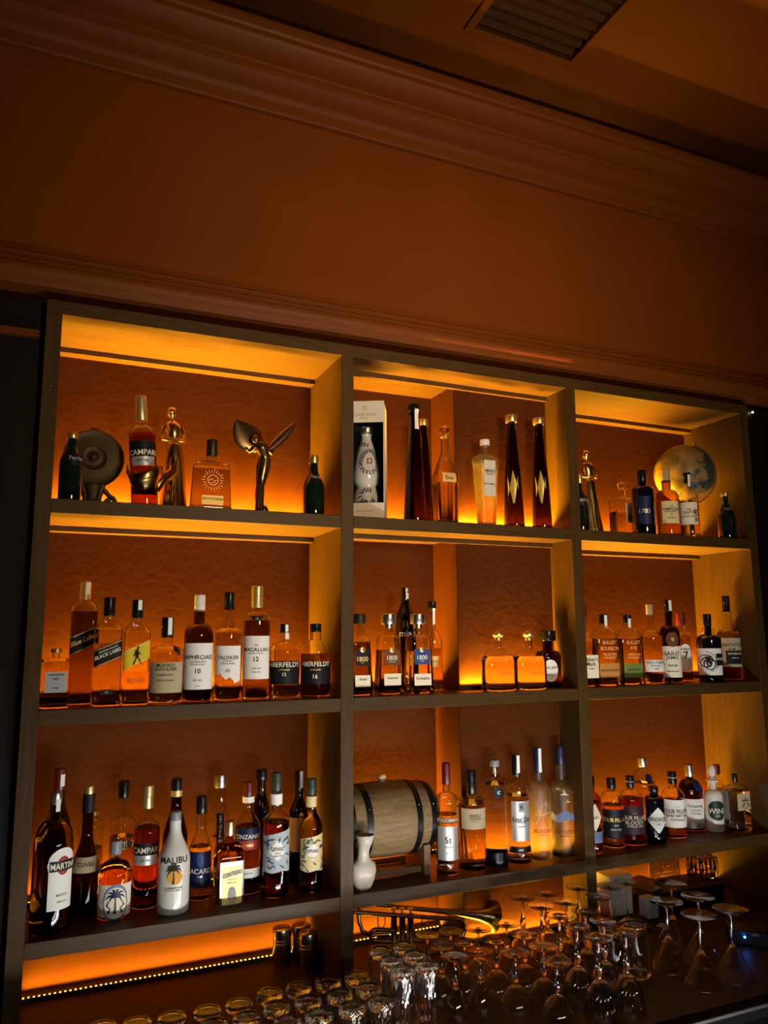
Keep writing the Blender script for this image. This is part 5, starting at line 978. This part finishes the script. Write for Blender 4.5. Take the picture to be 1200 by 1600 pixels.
for i, x in enumerate((.876, .900, .924)):
    z0, z1 = -.627-.004*i, -.556-.004*i
    m = MB(); m.lathe([(.0085, z0), (.0095, z0+.004), (.0085, z0+.008), (.0085, z1-.008), (.0095, z1-.006), (.0095, z1)], 20, c=(x-.950, 0.008, -S4)); va = build('valve', m, 'brass_dark2', T)
    m = MB(); m.lathe([(.0025, z1), (.0025, z1+.010), (.0085, z1+.011), (.0085, z1+.014), (.001, z1+.0145)], 16, c=(x-.950, 0.008, -S4)); build('valve_button', m, 'brass_dark2', va)
tubing('tuning_slide', [tp(.870, -.592, -.004), tp(.820, -.582, -.004)]+arc(.818, -.5955, .0135, 95, 265, 8, -.004)+[tp(.870, -.619, -.004)], .005)
for x, z, a0, a1 in ((.838, -.572, 180, 360), (.962, -.585, 0, 330)):
    tubing('finger_hook', ([tp(x-.010, z+.018)] if a1 == 360 else [])+arc(x, z, .010, a0, a1, 14)+([tp(x+.010, z+.018)] if a1 == 360 else []), .0013, 8)
tubing('brace', [tp(1.04, -.591), tp(1.04, -.583, .02)], .002, 8)
T = thing('trumpet_stand', 'low dark wire stand under the brass trumpet', 'stand', (0.950, 0.075, S4))
m = MB()
m.tube([(-.06, -.02, .003), (-.06, .02, .003), (.10, .02, .003), (.10, -.02, .003)], .003, 8); m.tube([(-.06, 0, .003), (-.06, -.007, .052)], .003, 8); m.tube([(.10, 0, .003), (.10, -.015, .047)], .003, 8)
build('wire_frame', m, 'black_iron', T)

T = thing('storage_carton', 'white carton of rolled napkins standing at the third bay', 'box', (1.660, 0.150, S4))
m = MB(); m.box(-.042, .042, -.03, .04, 0, .112); build('carton', m, 'carton', T, bevel=.001)
m = MB(); m.box(-.0425, .0425, -.0305, .0405, .098, .114); build('lid', m, 'cream', T, bevel=.001)
T = thing('storage_carton', 'small pale ribbed carton in front of the dark case', 'box', (1.728, 0.080, S4))
m = MB(); m.box(-.020, .020, -.02, .02, 0, .055); build('carton', m, 'carton', T, bevel=.001)
m = MB()
for i in range(5): m.box(-.017+.0075*i, -.0135+.0075*i, -.0212, -.02, .002, .053)
build('ribs', m, 'greypaper', T)
tins = ((1.575, .150, 'short steel tin beside the white carton in the third bay', .058), (1.535, .185, 'taller steel tin next to the second divider', .075))
for x, y, d, h in tins:
    T = thing('steel_tin', d, 'tin', (x, y, S4)); m = MB(); m.lathe([(.019, 0), (.02, .001), (.02, h-.012), (.0192, h-.011), (.0192, h-.010)], 28); build('tin_body', m, 'shaker_steel', T)
    m = MB(); m.lathe([(.0205, h-.012), (.0205, h-.001), (.019, h), (.001, h)], 28); build('lid', m, 'shaker_steel', T)
T = thing('equipment_case', 'black flat case lying along the back of the third bay', 'case', (1.910, 0.165, S4))
m = MB(); m.box(-.150, .150, -.065, .062, 0, .048); build('case_body', m, 'black_plastic', T, bevel=.004)
m = MB(); m.tube([(-.03, -.066, .024), (-.03, -.080, .026), (.03, -.080, .026), (.03, -.066, .024)], .004, 8); build('handle', m, 'black_plastic', T)
T = thing('leather_book', 'brown leather bound book lying on the black case', 'book', (1.800, 0.170, S4+.0482), radians(16))
m = MB(); m.box(-.032, .032, -.044, .044, 0, .003); m.box(-.032, .032, -.044, .044, .019, .022); m.box(-.034, -.031, -.044, .044, 0, .022); build('cover', m, 'leather', T, bevel=.001)
m = MB(); m.box(-.0305, .030, -.042, .042, .0032, .0188); build('page_block', m, 'parchment', T)
T = thing('woven_mat', 'open weave mat leaning behind the black case with light shining through', 'mat', (1.940, 0.236, S4))
m = MB(); nn = 22
for i in range(nn): 
    x = -.065+.13*i/(nn-1); m.tube([(x+.002*sin(i*3), .000+.0008*(-1)**i, 0), (x-.001*sin(i*5), .0, .05), (x+.002*sin(i*2), 0, .105)], .0013, 6)
for i in range(18):
    z = .002+.102*i/17; m.tube([(-.066, .001, z), (0, -.001, z+.0015*sin(i*4)), (.066, .001, z)], .0013, 6)
build('weave', m, 'wicker', T)
T = thing('wire_basket', 'black wire rack standing on the case in the far corner', 'rack', (2.035, 0.165, S4+.0485))
m = MB()
for z in (.003, .035, .068): m.tube([(-.034, -.03, z), (.034, -.03, z), (.034, .03, z), (-.034, .03, z)], .0018, 6, closed=True)
build('rim', m, 'black_iron', T)
m = MB()
for i in range(9):
    x = -.034+.068*i/8
    for y in (-.03, .03): m.tube([(x, y, .002), (x+.006*(-1)**i, y, .036), (x, y, .069)], .0015, 6)
for i in range(7):
    y = -.03+.06*i/6
    for x in (-.034, .034): m.tube([(x, y, .002), (x, y+.004*(-1)**i, .036), (x, y, .069)], .0015, 6)
build('wires', m, 'black_iron', T)
m = MB(); m.tube([(-.036, -.02, .05), (-.066, -.02, .045), (-.078, -.02, .02), (-.074, -.02, .003)], .0025, 8); tag(build('cable', m, 'black_plastic', None, (2.03, .165, S4+.0485)), 'thin black cable arching off the wire rack onto the case', 'cable')
T = thing('menu_folder', 'brown leather menu folder lying flat behind the upturned glasses', 'menu', (1.600, 0.030, S4), radians(-8))
m = MB(); m.box(-.065, .065, -.035, .035, 0, .004); m.box(-.063, .063, -.033, .034, .004, .006); m.box(-.065, .065, -.035, .035, .006, .010); build('cover', m, 'leather', T, bevel=.001)
T = thing('card', 'small white card lying at the edge of the leather menu', 'card', (1.705, 0.005, S4), radians(20)); m = MB(); m.box(-.016, .016, -.009, .009, 0, .0012); build('paper', m, 'white_paint', T)
m = MB(); m.tube([(-.075, .02, .0125), (0, 0, .0118), (.075, -.02, .0125)], .0015, 8); m.ball((-.083, .022, .0125), .007, 12, 8, sc=(1.3, .8, .35))
tag(build('bar_spoon', m, 'brass', None, (1.575, 0.020, S4), (0, 0, 0)), 'thin brass bar spoon resting across the leather menu', 'spoon')
T = thing('network_box', 'black box with a glowing blue diode at the end of the counter', 'device', (1.830, -0.190, S4), radians(-38))
m = MB(); m.box(-.05, .05, -.035, .035, .002, .040); build('housing', m, 'black_plastic', T, bevel=.003)
m = MB(); m.ball((-.012, -.0355, .024), .0028, 12, 8); build('diode', m, 'blue_diode', T)
m = MB(); m.box(.006, .024, -.0358, -.035, .028, .034); build('badge', m, 'cap_grey', T)
p_ = Matrix.Rotation(radians(-38), 4, 'Z') @ Vector((-.012, -.050, .026)); point('blue_diode_light', (1.830+p_.x, -0.190+p_.y, S4+p_.z), 0.010, (0.03, 0.12, 1.0), 0.003)
m = MB(); m.ball((0, -.003, 0), .0032, 12, 8); tag(build('indicator_lamp', m, 'white_lamp', None, (2.268, 0.026, 0.93)), 'tiny white indicator lamp on the dark panel beyond the shelves', 'lamp')

# ------------------------------------------------------------------ upturned glasses
def revolve(name, prof, parent, mat='crystal', n=40, mod=None):
    m = MB(); m.lathe(prof, n, mod=mod); return build(name, m, mat, parent, angle=40)
def shell(outer, th):   # outer profile (r,z) from rim (z=0) upward; returns closed glass wall
    inner = [(max(r-th, .0006), z-(th if i == len(outer)-1 else 0)) for i, (r, z) in enumerate(outer)]
    return inner[::-1]+outer
def order(i): return ['first', 'second', 'third', 'fourth', 'fifth', 'sixth', 'seventh'][i]
def place(make, spots, label, group):
    proto = None
    for (x, y, where) in spots:
        lb = label % where
        if proto is None: proto = make(); proto.location = (x, y, S4); proto['label'] = lb; proto['group'] = group
        else: dup(proto, (x, y, S4), random.uniform(0, 6.28), lb)
def stemware(name, cat, bowl, stem, foot, n=40, mod=None):
    def mk():
        T = thing(name, '', cat)
        top = bowl[-1][1]
        m = MB(); o = bowl; inner = [(max(r-.0013, .0005), z) for r, z in o[:-1]]+[(.0005, o[-1][1]-.003)]
        m.lathe(inner[::-1]+o, n, mod=mod, cap0=True, cap1=True); build('bowl', m, 'crystal', T, angle=45)
        revolve('stem', stem, T, n=16); revolve('foot', foot, T, n=40)
        return T
    return mk
def knop(z0, z1, r, k):   # stem with a faceted bead next to the bowl
    L = z1-z0; return [(.0045, z0-.001), (.0035, z0+.06*L), (k*.7, z0+.14*L), (k, z0+.26*L), (k*.75, z0+.40*L), (r*1.1, z0+.50*L), (r, z0+.7*L), (r*1.2, z0+.92*L), (.006, z1)]
ribs = lambda a, z: 1+(.012*cos(28*a) if z > .004 else 0)
mk = stemware('small_coupe', 'glass', [(.029, 0), (.0288, .006), (.0265, .018), (.0225, .032), (.0165, .046), (.010, .056), (.0055, .060)], knop(.0602, .1195, .003, .0075),
              [(.005, .1195), (.011, .1207), (.030, .1226), (.0305, .1235), (.0295, .1243), (.011, .1225), (.001, .1219)], 56, ribs)
P1c = [(.897, -.082), (.959, -.087), (.895, -.160), (.956, -.162), (.893, -.228), (.960, -.224)]
rows = ('back row', 'back row', 'second row', 'second row', 'third row', 'third row')
place(mk, [(x, y, '%s, %s' % (r_, 'beside the highballs' if x < .93 else 'beside the rounder coupes')) for (x, y), r_ in zip(P1c, rows)], 'upturned slim coupe glass, %s', 'upturned slim coupe glasses')
mk = stemware('round_coupe', 'glass', [(.0375, 0), (.038, .006), (.037, .016), (.033, .029), (.0265, .040), (.018, .049), (.010, .054), (.0055, .056)], knop(.0562, .1195, .003, .0078),
              [(.005, .1195), (.012, .1207), (.0345, .1227), (.035, .1236), (.034, .1244), (.012, .1225), (.001, .1219)], 60, ribs)
P2c = [(1.031, -.097, 'back row, slim side'), (1.112, -.098, 'back row, goblet side'), (1.031, -.179, 'second row, slim side'), (1.110, -.180, 'second row, goblet side'), (1.028, -.266, 'third row, slim side'), (1.108, -.262, 'third row, goblet side'), (1.085, -.345, 'alone at the very front')]
place(mk, P2c, 'upturned round ribbed coupe glass, %s', 'upturned round coupe glasses')
def cut(a, z):
    if z < .012: return 1
    q = z/.01; return 1-.06*max(abs(sin(8*a+q*1.3)), abs(sin(8*a-q*1.3)))**6
def gob_cut(a, z): return 1-.09*(abs(sin(9*a))**3)*min(1, max(0, (z-.008)/.01))
mk = stemware('cut_goblet', 'glass', [(.0365, 0), (.0368, .004), (.036, .014), (.035, .028), (.033, .042), (.028, .058), (.020, .070), (.011, .078), (.006, .082)], knop(.0822, .1645, .0034, .0085),
              [(.005, .1645), (.012, .1657), (.0325, .1678), (.033, .1688), (.032, .1696), (.012, .1675), (.001, .1669)], 72, gob_cut)
P3c = [(1.180, -.070, 'back row, coupe side'), (1.255, -.070, 'back row, middle'), (1.361, -.066, 'back row, far side'), (1.186, -.145, 'second row, coupe side'), (1.262, -.146, 'second row, middle'), (1.361, -.150, 'second row, far side'),
       (1.186, -.220, 'third row, coupe side'), (1.262, -.222, 'third row, far side'), (1.180, -.296, 'fourth row, coupe side'), (1.256, -.298, 'fourth row, far side'), (1.180, -.372, 'front row, coupe side'), (1.256, -.374, 'front row, far side')]
place(mk, P3c, 'upturned cut crystal goblet, %s', 'upturned cut goblets')
mk = stemware('wine_glass', 'glass', [(.030, 0), (.034, .020), (.036, .035), (.034, .050), (.026, .064), (.014, .073), (.005, .077)], [(.0045, .0765), (.0028, .09), (.0026, .15), (.005, .1665)],
              [(.005, .1665), (.012, .1675), (.0345, .1696), (.035, .1705), (.034, .1713), (.012, .1692), (.001, .1686)])
place(mk, [(1.438, -.100, 'nearest the goblets'), (1.505, -.090, 'nearest the martini glasses')], 'upturned plain long-stemmed wine glass, %s', 'upturned wine glasses')
mk = stemware('martini_glass', 'glass', [(.0495, 0), (.0490, .003), (.035, .028), (.018, .056), (.007, .074), (.004, .080)], [(.0042, .0795), (.0030, .09), (.0028, .145), (.005, .1545)],
              [(.005, .1545), (.012, .1555), (.042, .1582), (.043, .1592), (.042, .1600), (.012, .1573), (.001, .1567)])
place(mk, [(1.627, -.127, 'back row'), (1.513, -.230, 'second row, goblet side'), (1.617, -.234, 'second row, far side'), (1.515, -.338, 'front row, goblet side'), (1.616, -.341, 'front row, far side')], 'upturned martini glass, %s', 'upturned martini glasses')

def tumbler(name, r, rt_, h, base, n, mod, th=.0022):
    def mk():
        T = thing(name, '', 'glass')
        o = [(r-.0004, 0), (r, .002)]+[(r+(rt_-r)*i/14, .002+(h-.006)*i/14) for i in range(1, 15)]+[(rt_-.0015, h-.001), (rt_-.005, h), (rt_*.55, h-.0012), (.001, h-.0015)]
        i_ = [(.001, h-base-.001), (rt_-th-.006, h-base), (rt_-th-.001, h-base-.004)]+[(r-th+(rt_-r)*k/6, (h-base-.006)*k/6) for k in range(5, 0, -1)]+[(r-th, .0005)]
        m = MB(); nz = len(i_)
        m.lathe(i_, n, cap0=True, cap1=False); m.lathe(o, n, cap0=False, cap1=True, mod=mod)
        m.lathe([(r-th, .0005), (r-.0004, 0)], n, cap0=False, cap1=False)
        bm_ = build('glass_body', m, 'crystal', T, angle=40)
        bm = bmesh.new(); bm.from_mesh(bm_.data); bmesh.ops.remove_doubles(bm, verts=bm.verts, dist=1e-5); bmesh.ops.recalc_face_normals(bm, faces=bm.faces); bm.to_mesh(bm_.data); bm.free()
        return T
    return mk
def cut2(h):
    def f(a, z):
        if z < .008: return 1
        if z < .55*h: return 1-.06*abs(sin(10*a))**3
        q = (z/h)*9; return 1-.075*max(abs(sin(6*a+q)), abs(sin(6*a-q)))**5
    return f
mk = tumbler('cut_tumbler', .0308, .0290, .085, .014, 80, cut2(.085))
P4 = []
cols = ['first', 'second', 'third', 'fourth']
for r_, yv in enumerate((-.128, -.196, -.265)):
    for k, xv in enumerate((.489, .556, .627, .697)):
        P4.append((xv+random.uniform(-.003, .003), yv+random.uniform(-.003, .003), '%s of the %s row' % (cols[k], ('back', 'middle', 'front')[r_])))
place(mk, P4, 'upturned short cut crystal tumbler, %s', 'upturned cut tumblers')
mk = tumbler('cut_highball', .0278, .0265, .130, .014, 80, cut2(.13))
place(mk, [(x, y, w_) for (x, y, w_) in ((.753, -.128, 'back row, tumbler side'), (.814, -.124, 'back row, coupe side'), (.753, -.188, 'middle row, tumbler side'), (.814, -.183, 'middle row, coupe side'), (.753, -.249, 'front row, tumbler side'), (.814, -.244, 'front row, coupe side'))],
      'upturned tall cut highball glass, %s', 'upturned highball glasses')
mk = tumbler('plain_glass', .0268, .0285, .090, .008, 44, None)
place(mk, [(x, y, w_) for (x, y, w_) in ((.415, -.166, 'back row, beside the tumblers'), (.349, -.168, 'second in the back row'), (.279, -.166, 'third in the back row'), (.212, -.160, 'fourth in the back row'), (.416, -.228, 'front row, beside the tumblers'), (.350, -.228, 'front row, farther from the tumblers'), (.148, -.148, 'alone nearest the end post'))],
      'upturned plain straight glass, %s', 'upturned plain glasses')
mk = tumbler('pint_glass', .0345, .0285, .120, .010, 44, None)
place(mk, [(1.335, -.229, 'nearer the goblets'), (1.411, -.226, 'nearer the martini glasses')], 'upturned plain tapered pint glass, %s', 'upturned pint glasses')
